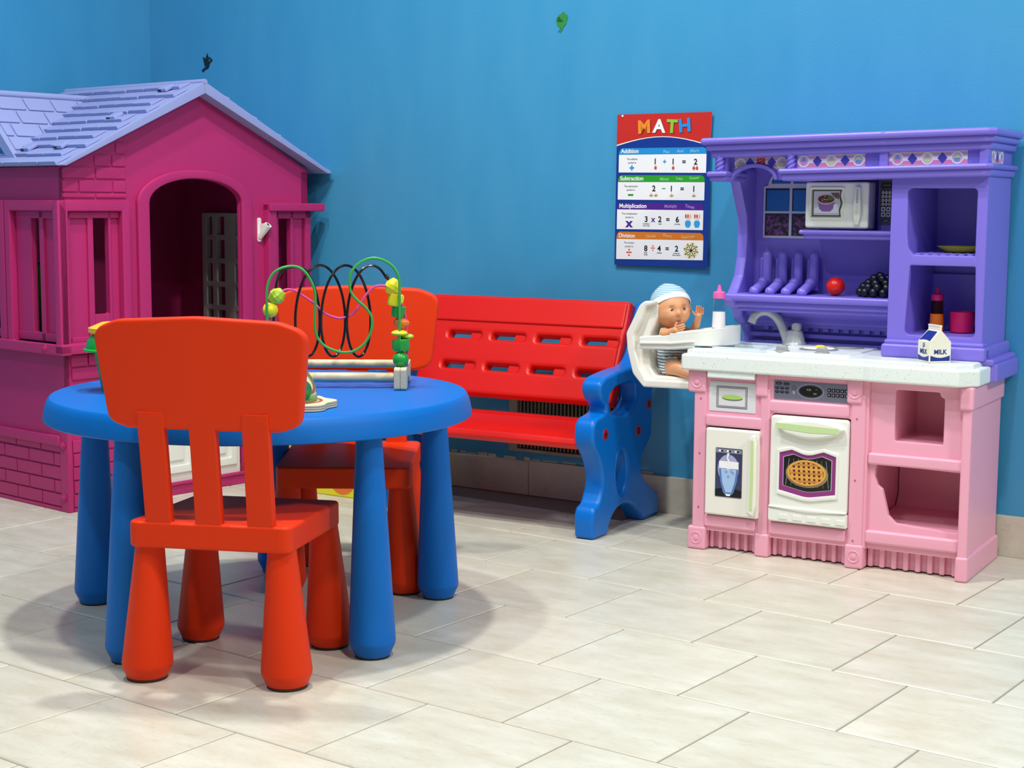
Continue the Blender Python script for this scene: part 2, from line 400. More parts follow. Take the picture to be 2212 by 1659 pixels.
c1 = make_chair('orange-red plastic chair in front of the table, seen from behind')
c1.location = (-1.983, 2.098, 0); c1.rotation_euler = (0, 0, radians(23))
c2 = dup(c1, (-2.228, 2.726, 0), 33+180, 'orange-red plastic chair behind the table, facing the camera, its seat in shade')

# ================================================================ bead maze toy on the table
t = thing('bead_maze', 'wooden bead maze with green, pink and black wires on the blue table', 'toy', (-1.954, 2.557, .475), 34.5)
SP = mat('spotted_wood', '#c9c1a4', .6, .2, 200, .25, 260)
def eb(x):
    for dx in (0, .0135):
        b = MB(); b.plate(fillet([(0, 0), (.055, 0), (.075, .018), (.13, .018), (.15, 0), (.20, 0), (.20, .046), (0, .046)], .006), x+dx-.0066, x+dx+.0066, MYZ(0), .0015)
        b.build('end_board', SP, t)
eb(-.007); eb(-.285)
for (yy, zz, r) in ((.05, .0225, .0095), (.15, .041, .0085)):
    b = MB(); b.tube([(-.28, yy, zz), (-.012, yy, zz)], r, seg=20); b.build('dowel', WOOD, t)
b = MB(); b.plate(rr(-.275, 0, -.012, .006, .001), .172, .176, MXZ(.35)); b.build('rail', mat('blue_rail', '#3a7fc8', .5), t)
def wire(nm, pts, r, m, y):
    P = smooth([(p[0], y if len(p) < 3 else p[2], p[1]-.475) for p in pts], 5)
    b = MB(); b.tube(P, r, seg=10); return b.build(nm, m, t)
wire('green_wire', [(-.282, .535), (-.282, .624), (-.282, .682), (-.272, .712), (-.255, .727), (-.232, .733), (-.211, .729), (-.195, .713), (-.184, .69), (-.18, .667), (-.182, .613), (-.178, .586), (-.164, .567), (-.143, .556), (-.119, .551), (-.096, .556), (-.075, .573), (-.063, .598), (-.062, .626), (-.075, .647), (-.091, .661), (-.105, .679), (-.108, .702), (-.102, .725), (-.083, .743), (-.058, .751), (-.033, .745), (-.014, .73), (-.004, .707), (-.003, .673), (-.003, .601), (-.003, .52)], .0029, mat('green_wire_coat', '#3fa646', .3), .035)
wire('pink_wire', [(-.279, .52), (-.279, .62), (-.272, .66), (-.249, .681), (-.228, .682), (-.209, .671), (-.186, .655), (-.163, .634), (-.142, .625), (-.126, .623), (-.107, .63), (-.089, .649), (-.075, .672), (-.058, .689), (-.037, .692), (-.018, .683), (.006, .64), (.012, .58), (.012, .52)], .0026, mat('pink_wire_coat', '#e04c90', .3), .05)
pts = [(-.279, .52, .12), (-.279, .60, .11), (-.270, .69, .095), (-.250, .725, .085)]
for k in range(1, 16*3+6):
    th = k*2*pi/16
    pts.append((-.228+.0545*th/(2*pi)+.036*sin(th), .6365+.0975*cos(th), .070+.025*sin(th)))
pts = [p for p in pts if p[0] < -.022 or p[1] > .70][:4+16*3+3]
pts += [(-.030, .712, .06), (-.016, .67, .055), (-.002, .60, .05), (.002, .52, .05)]
wire('black_wire', pts, .0029, mat('black_wire_coat', '#101016', .2), .07)
def bead(x, z, y, r, m, kind='s', hz=None, tilt=0, c='bead'):
    b = MB(); M = T(x, y, z-.475) @ Ry(tilt)
    if kind == 's': b.sph(r, M)
    elif kind == 'c': hz = hz or r; b.cyl(r, -hz, hz, M, 28, 0, .0015)
    elif kind == 'h': hz = hz or r; b.lathe([(0, -hz), (r*.55, -hz), (r, -hz*.25), (r, hz*.25), (r*.55, hz), (0, hz)], M, 8)
    elif kind == 'o': hz = hz or r; b.lathe([(0, -hz), (r*.9, -hz), (r, -hz*.6), (r, hz*.6), (r*.9, hz), (0, hz)], M, 8)
    elif kind == 'd': hz = hz or r*.5; b.sph(r, M, sc=(1, 1, hz/r))
    b.build('bead', m, t, 25)
bead(-.277, .640, .05, .0165, YEL)
bead(-.263, .669, .05, .0168, LIMEB, 'h', .0165, 50)
bead(-.018, .690, .055, .0165, YEL, 'h', .017, 30)
bead(-.012, .662, .055, .0165, YEL, 'o', .013, 12)
bead(-.006, .637, .055, .0150, GRN, 'c', .012, 8)
bead(.000, .613, .055, .0170, ORN, 'h', .011, 4)
bead(-.004, .592, .045, .0175, YEL, 'd', .007)
bead(.010, .584, .06, .0160, LIMEB, 'd', .006)
bead(-.001, .567, .045, .0190, GRN, 'o', .0125)
bead(-.001, .5365, .040, .0172, GRN)

# ================================================================ domed board toy
t = thing('domed_board_toy', 'round wooden board with clear dome and green figure on the table', 'toy', (-1.967, 2.219, .4755), 0)
out = [((.088+.006*cos(7*radians(a)+1.0))*cos(radians(a)), (.088+.006*cos(7*radians(a)+1.0))*sin(radians(a))) for a in range(0, 360, 4)]
LAY = mat('plywood_edge', '#8b8378', .6)
b = MB(); b.plate(out, 0, .0035, None, .0006); b.plate([(p[0]*.985, p[1]*.985) for p in out], .0035, .0045, mi=1)
b.plate(out, .0045, .0075, None, .0006); b.plate([(p[0]*.985, p[1]*.985) for p in out], .0075, .0085, mi=1); b.plate(out, .0085, .012, None, .0006)
bd = b.build('board', [WOOD, LAY], t)
b = MB(); b.lathe([(.060, .0122), (.0635, .0135), (.067, .0122)], seg=48); b.build('painted_ring', mat('ring_red', '#a8503c', .5), bd)
CLEAR = mat('clear_plastic', '#f2f6f8', .04, trans=1.0)
b = MB(); b.lathe([(.0565*cos(radians(a)), .0125+.075*sin(radians(a))) for a in range(0, 91, 6)]+[(0.0, .0868)]+[(.0545*cos(radians(a)), .0125+.0735*sin(radians(a))) for a in range(84, -1, -6)], seg=48); b.build('dome', CLEAR, t)
b = MB(); b.cyl(.045, .0122, .015, None, 32); b.build('lime_disc', mat('lime_disc', '#b9e05a', .5), t)
b = MB(); b.sph(.017, T(.018, .008, .031)); b.sph(.011, T(.031, .004, .026)); b.sph(.010, T(.020, 0, .047)); b.build('figure', mat('figure_green', '#3fae46', .4), t)

# ================================================================ green cup toy at the left edge of the table
t = thing('stacking_cup_toy', 'tall green cup with domed rim and yellow top at the left table edge', 'toy', (-2.431, 2.212, .4755), 0)
GT = mat('green_cup', '#2c8f2c', .35)
b = MB(); b.lathe([(0, 0), (.030, 0), (.032, .004), (.047, .088), (0, .088)], seg=40); b.build('cup', GT, t)
b = MB(); b.lathe([(0, .083), (.066, .083), (.067, .0845), (.0665, .087), (.061, .089), (.060, .100), (.054, .112), (.045, .118), (0, .118)], seg=48); b.build('rim', mat('rim_green', '#10a022', .35), t)
b = MB(); b.lathe([(0, .115), (.045, .116), (.056, .122), (.056, .131), (.030, .142), (0, .144)], seg=24); b.build('top', mat('top_yellow', '#f7b918', .35), t)

# ================================================================ bench
t = thing('bench', 'red plastic bench with blue side frames against the wall', 'bench', (-1.962, 3.400, 0), 3)
prof = [(-.004, 0), (-.014, .02), (-.016, .06), (-.006, .082), (.014, .09), (.026, .105), (.040, .135), (.036, .175), (.015, .212), (-.012, .242), (-.021, .27), (-.018, .298), (-.002, .316), (.03, .322), (.056, .330), (.052, .346), (.030, .362), (.018, .385), (.020, .405), (.040, .418), (.075, .424), (.15, .431), (.225, .437), (.268, .47), (.296, .53), (.322, .576), (.334, .594), (.352, .596), (.364, .582), (.360, .53), (.345, .43), (.336, .345), (.338, .245), (.318, .215), (.288, .190), (.272, .165), (.278, .135), (.300, .112), (.345, .085), (.378, .068), (.388, .05), (.388, .012), (.382, 0), (.296, 0), (.278, .012), (.252, .035), (.220, .055), (.178, .066), (.135, .062), (.100, .045), (.078, .018), (.066, 0)]
prof = [tuple(p) for p in smooth([(a, c, 0) for a, c in prof], 3, True)]
prof = [(p[0], max(p[1], 0)) for p in prof]
prof = [p for i, p in enumerate(prof) if math.hypot(p[0]-prof[i-1][0], p[1]-prof[i-1][1]) > .0025 and not (p[1] == 0 and prof[i-1][1] == 0 and prof[(i+1) % len(prof)][1] == 0)]
win = fillet([(.082, .320), (.072, .345), (.076, .372), (.110, .388), (.190, .396), (.232, .392), (.236, .345), (.205, .318), (.165, .308)], .02, 4)
oval = ell(.150, .155, .036, .061, 28)
for x0, nm in ((-.058, 'r'), (-.755, 'l')):
    b = MB(); b.plate(prof, x0, x0+.058, MYZ(0), .0105, [win, oval], seg=4)
    b.plate([tuple(p) for p in ell(.15, .155, .047, .074, 36)], x0+.056, x0+.0595, MYZ(0), .0015, [ell(.150, .155, .041, .067, 36)])
    fr = b.build('side_frame', BLUE_B, t, 50)
    for (yy, zz) in ((.048, .270), (.246, .256), (.310, .322)):
        b = MB(); b.cyl(.015, 0, .003, Matrix.Translation((x0+.0565, yy, zz)) @ Ry(90), 24, 0, .0008)
        for k in range(4): b.box(-.010, .010, -.0012, .0012, .003, .0042, 0, 1, T(x0+.0565, yy, zz) @ Ry(90) @ Rz(45*k))
        b.build('bolt_cap', [mat('cap_red', '#c01428', .4), mat('cap_dark', '#5c1030', .5)], fr)
tilt = math.atan2(.118, .272)
Mb = T(0, .205, .322) @ Rx(-math.degrees(tilt)) @ MXZ(0)
hl = .297
holes = [rr(x_, v_, x_+l_, v_+.019, .0092) for v_ in (.074, .166) for (x_, l_) in ((-.618, .108), (-.472, .108), (-.326, .108), (-.180, .108))]
b = MB(); b.plate(rr(-.698, 0, -.055, hl, .012), -.022, .022, Mb, .011, holes, seg=3)
for vz in (.083, .175):
    for (x_, l_) in ((-.618, .108), (-.472, .108), (-.326, .108), (-.180, .108)): b.box(x_+l_-.036, x_+l_+.004, vz-.0105, vz+.0115, -.016, .012, .002, 0, Mb)
b.box(-.69, -.062, .215, .288, .018, .028, .009, 0, Mb, 3)
b.build('backrest', RED_B, t, 40)
b = MB()
b.prism(fillet([(.000, .232), (-.008, .245), (.000, .260), (.05, .267), (.20, .277), (.245, .279), (.245, .255), (.15, .246), (.05, .238), (.03, .228)], .008, 4), -.698, -.055, .003)
for yy in (.196, .212, .226): b.box(-.69, -.06, yy-.002, yy+.002, .272, .2815, .0015)
b.build('seat', RED_B, t, 40)

# ================================================================ yellow toy box behind the chair
t = thing('activity_box', 'yellow toy box with orange and green rings on the floor beside the playhouse', 'toy', (-2.89, 3.475, 0), 0)
b = MB(); b.box(-.20, .10, 0, .19, 0, .20, .004); b.build('body', mat('box_yellow', '#e8e022', .4), t)
b = MB(); b.poly(ell(.018, .058, .05, .05, 40), 0, .001, MXZ(0)); b.build('orange_ring', mat('ring_orange', '#f07a2c', .5), t)
b = MB(); b.poly(ell(.018, .058, .03, .03, 40), .001, .0018, MXZ(0)); b.build('green_disc', mat('disc_green', '#8ac43a', .5), t)
b = MB(); b.box(-.195, -.08, -.0015, 0, .145, .195); b.box(-.18, -.16, -.0025, 0, .15, .185, 0, 1); b.box(-.15, -.12, -.0025, 0, .15, .19, 0, 2); b.build('picture', [mat('box_cream', '#e6dca0', .5), mat('box_magenta', '#b03468', .5), mat('box_orange2', '#e8642c', .5)], t)

# ================================================================ playhouse
t = thing('playhouse', 'magenta plastic playhouse with lilac shingle roof in the corner', 'playhouse', (-3.345, 2.86, 0), -7)
house = t
GT_ = .03
# gable wall with doorway and window slots
arch = [(.283, .03), (.622, .03), (.622, .862)]+[(.4525+.1695*cos(radians(a)), .862+.071*sin(radians(a))) for a in range(10, 180, 10)]+[(.283, .862)]
slotL = rr(.094, .551, .144, .819, .006, 2); slotR = rr(.771, .551, .820, .816, .006, 2)
b = MB(); b.plate([(0, 0), (.90, 0), (.90, .968), (.470, 1.19), (0, .962)], -.014, 0, MYZ(0), .003, [arch, slotL, slotR])
gw = b.build('gable_wall', MAG, t)
afr = [(.242, .03), (.662, .03), (.662, .86)]+[(.452+.21*cos(radians(a)), .862+.097*sin(radians(a))) for a in range(8, 180, 8)]+[(.242, .86)]
ah = [(.283, .03), (.622, .03), (.622, .862)]+[(.4525+.1695*cos(radians(a)), .862+.071*sin(radians(a))) for a in range(10, 180, 10)]+[(.283, .862)]
b = MB()
ring = afr[::1]
b.plate([(p[0], p[1]) for p in afr[:1]]+afr[1:], 0, .014, MYZ(0), .005, [[(.2835, .04)]+[(p[0], max(p[1], .04)) for p in ah[1:]]])
b.build('door_arch', MAG, t)
b = MB(); b.box(-.03, .006, .24, .665, 0, .03, .004); b.build('threshold', MAG, t)
# left wall (faces the camera side)
b = MB(); b.plate([(-.63, 0), (0, 0), (0, .96), (-.63, .96)], 0, .012, Matrix(((1, 0, 0, 0), (0, 0, 1, 0), (0, 1, 0, 0), (0, 0, 0, 1))), .003,
                  [rr(-.142, .500, -.101, .818, .004, 2), rr(-.37, .500, -.289, .818, .004, 2), rr(-.52, .50, -.44, .818, .004, 2)])
b.build('side_wall', MAG, t)
b = MB(); b.box(-.63, 0, .87, .90, 0, .965, .003); b.build('side_wall', MAG, t)
b = MB(); b.plate([(0, 0), (.90, 0), (.90, .965), (.470, 1.17), (0, .962)], -.63, -.61, MYZ(0), .002); b.build('back_wall', MAG, t)
# bricks
b = MB()
def bricks(u0, u1, z0, rows, rh, L, first, f, d=.0055, g=.004):
    for r in range(rows):
        zz = z0+r*rh; u = u0-L+((first+r) % 2)*L*.5
        while u < u1:
            a, c = max(u+g/2, u0), min(u+L-g/2, u1)
            if c-a > .012: f(a, c, zz+g/2, zz+rh-g/2, d)
            u += L
def fG(a, c, z0, z1, d): b.box(-.002, d, a, c, z0, z1, .0025)
def fL(a, c, z0, z1, d): b.box(a, c, -d, .002, z0, z1, .0025)
bricks(-.628, -.034, .012, 5, .0385, .125, 0, fL); fL(-.628, -.034, .0, .011, .0055)
b.build('brick_relief', MAG, t); b = MB()
bricks(.012, .238, .012, 5, .0385, .11, 1, fG); fG(.012, .238, 0, .011, .0055)
b.build('brick_relief', MAG, t); b = MB()
bricks(.668, .885, .012, 5, .0385, .11, 1, fG); b.build('brick_relief', MAG, t); b = MB()
bricks(.014, .212, .370, 2, .037, .11, 0, fG)
b.build('brick_relief', MAG, t); b = MB()
for zz, js in ((.873, (.001, .108, .212)), (.889, (.001, .054, .165, .212)), (.926, (.001, .109, .212)), (.961, (.105, .163, .212)), (.997, (.176, .212))):
    hh = .014 if zz == .873 else .033
    for u, v in zip(js, js[1:]): fG(u+.002, v-.002, zz+.002, zz+hh, .004)
b.build('brick_relief', MAG, t)
b = MB()
b.box(-.034, .006, -.006, .010, 0, .232, .003); b.box(-.63, -.03, -.013, .002, .186, .214, .004)
for (x, y, z) in ((-.018, -.0065, .188), (-.018, -.0065, .040), (-.050, -.033, .461)):
    for rr_, hh in ((.0125, .003), (.008, .0048), (.004, .006)): b.cyl(rr_, 0, hh, Matrix.Translation((x, y, z)) @ Rx(90), 20, 0, .0008)
b.build('corner_trim', MAG, t)
# bay window trims and sill
b = MB()
b.plate([(-.03, .446), (.206, .446), (.206, .868), (-.03, .868)], 0, .024, MYZ(0), .004, [rr(.004, .476, .180, .838, .003, 2)])
b.box(-.002, .008, .004, .020, .476, .838, .002); b.box(-.002, .008, .076, .094, .476, .838, .002); b.box(-.002, .008, .144, .152, .476, .838, .002); b.box(-.002, .008, .004, .18, .819, .838, .002); b.box(-.002, .008, .004, .18, .476, .49, .002); b.box(-.002, .008, .094, .144, .476, .551, .002)
wt = b.build('window_trim', MAG, t)
ML = Matrix(((1, 0, 0, 0), (0, 0, -1, 0), (0, 1, 0, 0), (0, 0, 0, 1)))
def bay(u0, u1, sl, name='window_trim'):
    b = MB(); b.plate([(u0, .444), (u1, .444), (u1, .868), (u0, .868)], 0, .026, ML, .004, [rr(u0+.026, .474, u1-.032, .838, .003, 2)])
    b.box(u0+.03, sl[0], -.007, .002, .476, .838, .002); b.box(sl[1], sl[1]+.02, -.008, .002, .476, .838, .002); b.box(u0+.03, u1-.03, -.008, .002, .818, .838, .002)
    b.box(u0+.03, u1-.03, -.008, .002, .476, .500, .002)
    b.build(name, MAG, t)
bay(-.246, .024, (-.142, -.101)); bay(-.54, -.252, (-.37, -.289))
b = MB(); b.box(-.62, .035, -.034, .0, .444, .474, .005); b.box(-.0, .035, -.034, .208, .446, .475, .005); b.build('window_sill', MAG, t)
b = MB()
b.box(-.002, .026, .716, .750, .40, .862, .004); b.box(-.002, .034, .716, .944, .838, .863, .004)
b.box(-.002, .008, .750, .771, .42, .838, .002); b.box(-.002, .008, .820, .832, .42, .838, .002); b.box(-.002, .008, .882, .905, .42, .838, .002); b.box(-.002, .008, .75, .905, .815, .838, .002)
b.box(-.002, .008, .750, .905, .42, .551, .002); b.box(-.002, .034, .716, .944, .40, .425, .004)
b.build('window_trim', MAG, t)
# roof
import itertools
def slab(P, Q, thick, x0, x1, b, mi=0, bev=.004):
    (y0, z0), (y1, z1) = P, Q
    prof_ = [(y0, z0), (y1, z1), (y1, z1-thick), (y0, z0-thick)]
    b.prism(prof_, x0, x1, bev, mi)
EL, RG, ER = (-.035, .962), (.463, 1.214), (.968, .958)
b = MB()
b.prism([(EL[0], EL[1]), (EL[0]+.024, EL[1]-.001), (RG[0], RG[1]-.034), RG], -.655, .046, .002)
b.prism([(ER[0], ER[1]), RG, (RG[0], RG[1]-.034), (ER[0]-.024, ER[1]-.001)], -.655, .046, .002)
b.build('roof_slab', LILAC, t)
def shingle_rows(b, P, Q, x0, x1, rows, L, skip=None, rj=random.Random(3)):
    (y0, z0), (y1, z1) = P, Q; ln = math.hypot(y1-y0, z1-z0); ang_ = math.atan2(z1-z0, y1-y0)
    for r in range(rows):
        s0 = ln*r/rows; sw = ln/rows
        x = x1-(r % 2)*L*.5
        first = True
        while x > x0:
            xa = max(x-L+.002, x0); xb = x
            if x == x1-(r % 2)*L*.5 and r % 2: pass
            j = rj.choice((-.0025, .002))+rj.uniform(-.001, .001) if r else 0
            M = Matrix.Translation((0, y0, z0)) @ Matrix.Rotation(ang_, 4, 'X')
            if xb-xa > .01:
                # wedge: thick at the lower edge
                pts_ = [(s0+j, .0), (s0+j, .0105), (s0+sw*1.02, .0015), (s0+sw*1.02, 0)]
                b.plate(pts_, xa, xb, M @ MYZ(0), .0018)
            x -= L
b = MB(); shingle_rows(b, EL, RG, -.645, .032, 10, .085); b.build('shingles', LILAC, t)
b = MB()
rx = Matrix(((-1, 0, 0, 0), (0, 1, 0, 0), (0, 0, 1, 0), (0, 0, 0, 1)))
shingle_rows(b, (-ER[0], ER[1]), (-RG[0], RG[1]), -.645, .030, 10, .085)
for v in b.bm.verts: v.co.y = -v.co.y
bmesh.ops.reverse_faces(b.bm, faces=b.bm.faces[:])
b.build('shingles', LILAC, t)
b = MB(); b.tube([(-.655, .463, 1.213), (.046, .463, 1.213)], .0085, seg=12)
b.build('ridge_cap', LILAC, t)
# dormer (cross gable)
b = MB()
DXR, DZ = -.440, 1.176
b.plate([(DXR, DZ), (DXR, DZ-.04), (-.265, .965), (-.225, .965)], -.40, .0, Matrix(((1, 0, 0, 0), (0, 0, -1, .026), (0, 1, 0, 0), (0, 0, 0, 1))), .003)
b.plate([(DXR, DZ), (DXR, DZ-.04), (-.615, .965), (-.655, .965)], -.40, .0, Matrix(((1, 0, 0, 0), (0, 0, -1, .026), (0, 1, 0, 0), (0, 0, 0, 1))), .003)
b.tube([(DXR, .024, DZ+.001), (DXR, .42, DZ+.001)], .011, seg=12)
dm = b.build('dormer_roof', LILAC, t)
b = MB()
sl_ = math.atan2(DZ-.965, -.225-DXR); ln = math.hypot(DZ-.965, -.225-DXR)
# frame on the right slope: origin ridge, u along +y (away), v down the slope
uX = Vector((0, 1, 0)); vX = Vector((cos(sl_), 0, -sin(sl_))); nX = Vector((sin(sl_), 0, cos(sl_)))
MD = Matrix.Identity(4)
for i in range(3): MD[i][0] = uX[i]; MD[i][1] = vX[i]; MD[i][2] = nX[i]
MD.translation = Vector((DXR, .028, DZ))
rows = 5; rh = (ln-.014)/rows
for r in range(rows):
    v0 = .014+r*rh; u = -.06+(r % 2)*.045
    while u < .4:
        a_, c_ = max(u, .0), min(u+.090, .395)
        v1 = v0+rh-.0045
        if c_-a_ > .014: b.plate(fillet([(a_+.003, v0), (c_-.002, v0), (c_-.002, v1), (a_+.003, v1)], .006, 3), 0, .0052, MD, .0022)
        u += .0935
b.build('dormer_shingles', LILAC, t)
b = MB(); MF = Matrix(((1, 0, 0, 0), (0, 0, -1, .026), (0, 1, 0, 0), (0, 0, 0, 1)))
b.plate([(-.215, .968), (DXR, DZ+.012), (-.665, .968)], 0, .018, MF, .003, [[(-.285, .992), (DXR, DZ-.036), (-.595, .992)]])
b.build('dormer_fascia', LILAC, t)
b = MB(); b.poly([(-.27, .97), (DXR, DZ-.02), (-.61, .97)], -.006, 0, MF); b.build('dormer_panel', mat('dormer_blue', '#3a79b8', .4), t)
for (x, y) in ((-.076, .399), (-.083, .224), (-.091, .053), (-.240, .044)):
    z = EL[1]+(RG[1]-EL[1])*(y-EL[0])/(RG[0]-EL[0])
    b = MB(); M = Matrix.Translation((x, y, z+.006)) @ Matrix.Rotation(math.atan2(.252, .498), 4, 'X')
    b.box(-.004, .034, -.010, .026, 0, .011, .003, 0, M); b.box(-.0045, .012, -.0105, -.0085, .002, .009, 0, 1, M)
    b.build('roof_clip', [LILAC, DARK], t)
# white half door and interior lattice door
b = MB(); b.plate(rr(.287, .032, .618, .46, .006), -.024, -.008, MYZ(0), .004)
for (a_, c_) in ((.318, .430), (.470, .590)):
    b.plate(rr(a_-.012, .062, c_+.012, .43, .006), -.009, -.002, MYZ(0), .003, [rr(a_+.012, .086, c_-.012, .406, .005)])
    b.plate(rr(a_+.030, .10, c_-.030, .39, .006), -.009, -.003, MYZ(0), .003)
b.build('half_door', WHITE, t)
b = MB(); gh = []
for c_ in ((-.444, -.416), (-.390, -.352), (-.300, -.262), (-.236, -.20)):
    for r in range(8): gh.append(rr(c_[0], .215+.0775*r, c_[1], .215+.0775*r+.060, .004, 2))
b.plate(rr(-.468, .18, -.17, .830, .006), 0, .02, Matrix(((1, 0, 0, 0), (0, 0, -1, .868), (0, 1, 0, 0), (0, 0, 0, 1))), .003, gh)
b.build('lattice_door', mat('lattice_white', '#c9d2ca', .5), t)
# flag holder
b = MB(); b.plate([tuple(p) for p in fillet([(.690, .744), (.705, .744), (.705, .818), (.690, .818)], .0075, 6)], 0, .004, MYZ(0), .001)
b.tube([(.002, .698, .757), (.034, .706, .797)], [.008, .012], seg=20); b.poly([(0, .76), (.03, .79), (.022, .801), (0, .80)], -.003, .003, Matrix(((1, 0, 0, 0), (0, 0, 1, .699), (0, 1, 0, 0), (0, 0, 0, 1))))
b.build('flag_holder', WHITE, t)
b = MB(); b.cyl(.006, 0, .0015, Matrix.Translation((.0335, .7058, .7965)) @ Rx(-25) @ Ry(41), 16); b.build('holder_hole', mat('hole_grey', '#4a4a4a', .8), t)
# green crate inside the house
tt = thing('green_crate', 'dark green crate inside the playhouse behind its side window', 'crate', (-3.72, 3.06, 0), -7)
b = MB(); b.box(-.09, .09, 0, .11, 0, .68, .01); b.build('body', mat('crate_green', '#1f7a14', .5), tt)

# ================================================================ toy kitchen
K = thing('play_kitchen', 'pink and purple plastic play kitchen with white oven, microwave and speckled countertop', 'play kitchen', (-1.722, 3.455, 0), 3)
SPK = bpy.data.materials.new('speckled_counter')
def speckle():
    m = SPK; m.use_nodes = True; nt = m.node_tree; b = nt.nodes['Principled BSDF']; b.inputs['Roughness'].default_value = .35
    tc = nt.nodes.new('ShaderNodeTexCoord'); mp = nt.nodes.new('ShaderNodeMapping'); mp.inputs['Scale'].default_value = (1, 1, 2.2)
    nt.links.new(tc.outputs['Object'], mp.inputs[0])
    n = nt.nodes.new('ShaderNodeTexNoise'); n.inputs['Scale'].default_value = 210; n.inputs['Detail'].default_value = 3; nt.links.new(mp.outputs[0], n.inputs['Vector'])
    c = nt.nodes.new('ShaderNodeValToRGB'); c.color_ramp.elements[0].position = .27; c.color_ramp.elements[1].position = .36
    c.color_ramp.elements[0].color = lin('#8aa09c'); c.color_ramp.elements[1].color = lin('#e9f2ee')
    nt.links.new(n.outputs['Fac'], c.inputs[0]); nt.links.new(c.outputs[0], b.inputs['Base Color'])
speckle()
PINKD = PINK
def rosette(b, x, z, y=-.004, r=.0155, mi=0):
    M = Matrix.Translation((x, y, z)) @ Rx(90)
    for (ra, rb) in ((r, r*.80), (r*.42, 0)):
        prof_ = [(rb if rb else 0, 0)] if rb else []
        if rb: b.lathe([(rb, -.001), (rb, .0012), ((ra+rb)/2, .0022), (ra, .0012), (ra, -.001)], M, 28, mi)
        else: b.lathe([(ra, -.001), (ra*.9, .0022), (ra*.4, .0028), (0, .0028)], M, 24, mi)
# --- base cabinet
b = MB()
door_h = rr(.044, .093, .189, .317, .004, 3); oven_h = rr(.2135, .093, .4135, .361, .010, 4)
cubby = fillet([(.515, .315), (.629, .315), (.629, .423), (.620, .427), (.617, .437), (.515, .437)], .005, 3)
bin_h = fillet([(.473, .257), (.472, .225), (.479, .205), (.490, .197), (.506, .135), (.524, .118), (.671, .110), (.671, .160), (.676, .166), (.676, .252)], .008, 4)
b.plate([(.012, .05), (.455, .05), (.455, .455), (.012, .455)], -.022, -.004, MXZ(-.0), .003, [door_h, oven_h])
b.plate([(.45, .05), (.690, .05), (.690, .455), (.45, .455)], -.030, -.014, MXZ(0), .003, [cubby, bin_h])
b.box(.012, .022, .02, .300, .05, .455, .003); b.box(.676, .694, .012, .300, .0, .455, .005); b.box(.012, .69, .290, .302, .0, .455)
b.box(.445, .457, .02, .29, .05, .455); b.box(.012, .69, .02, .29, .05, .062); b.box(.195, .207, .02, .29, .05, .455)
b.box(.457, .68, .03, .29, .282, .290); b.box(.03, .44, .028, .036, .08, .38)
# tunnels behind the openings
b.box(.503, .515, .028, .20, .31, .437); b.box(.629, .640, .028, .20, .31, .437); b.box(.503, .640, .028, .20, .303, .315); b.box(.503, .640, .028, .20, .437, .447); b.box(.503, .64, .20, .208, .303, .447)
b.prism([(.028, .108), (.24, .118), (.26, .15), (.26, .27), (.27, .27), (.27, .10), (.028, .10)], .46, .677)
bc = b.build('cabinet_body', PINK, K)
for (f0, br, pr_, ros) in (
        ((-.003, .046), (-.008, .041, .400), (.008, .042), (.0215, .017)), ((.177, .2135), (.171, .2035, .400), (.183, .210), None),
        ((.407, .452), (.402, .440, .399), (.412, .448), (.4300, .4215)), ((.671, .7005), (.668, .7005, .402), (.674, .6965), None)):
    b = MB(); end = f0[0] > .6
    b.box(f0[0], f0[1], -.006 if end else -.004, .302 if end else .05, 0, .059, .006, 0, None, 3)
    b.box(br[0], br[1], -.008 if end else -.006, .302 if end else .04, br[2], .456, .006, 0, None, 3)
    b.box(pr_[0], pr_[1], -.0015, .05 if end else .03, .04, .42, .005, 0, None, 3)
    if ros: rosette(b, ros[0], .030, -.0035); rosette(b, ros[1], .4268, -.0055)
    b.build('corner_post', PINK, K)
for (x0, x1, y0, z0, z1, bv) in ((.04, .178, -.002, .060, .092, .006), (.213, .408, -.002, .060, .092, .006), (.452, .676, .004, .064, .097, .007), (.04, .19, -.005, .318, .347, .006), (.455, .682, .002, .256, .284, .006), (.2, .41, 0, .362, .395, .008)):
    b = MB(); b.box(x0, x1, y0, .04, z0, z1, bv, 0, None, 3); b.build('rail', PINK, K)
b = MB()
for (x0, x1, n_) in ((.046, .178, 5), (.213, .408, 7), (.452, .671, 7)):
    y = .022 if x0 < .45 else .03
    b.box(x0, x1, y+.012, y+.02, 0.004, .064)
    b.box(x0, x1, y, y+.02, .050, .064, .004)
    p = (x1-x0-.018)/n_
    for k in range(n_+1):
        b.box(x0+.002+p*k, x0+.002+p*k+p*.48, y, y+.016, .003, .058, .004)
b.build('ribbed_skirt', PINK, K)
for (x, z) in ((.027, .385), (.026, .246), (.026, .109), (.428, .363), (.428, .215), (.427, .068)):
    b = MB(); b.cyl(.0022, 0, .001, Matrix.Translation((x, -.0015, z)) @ Rx(90), 10); b.build('screw', mat('screw_pink', '#a85a70', .5), K)
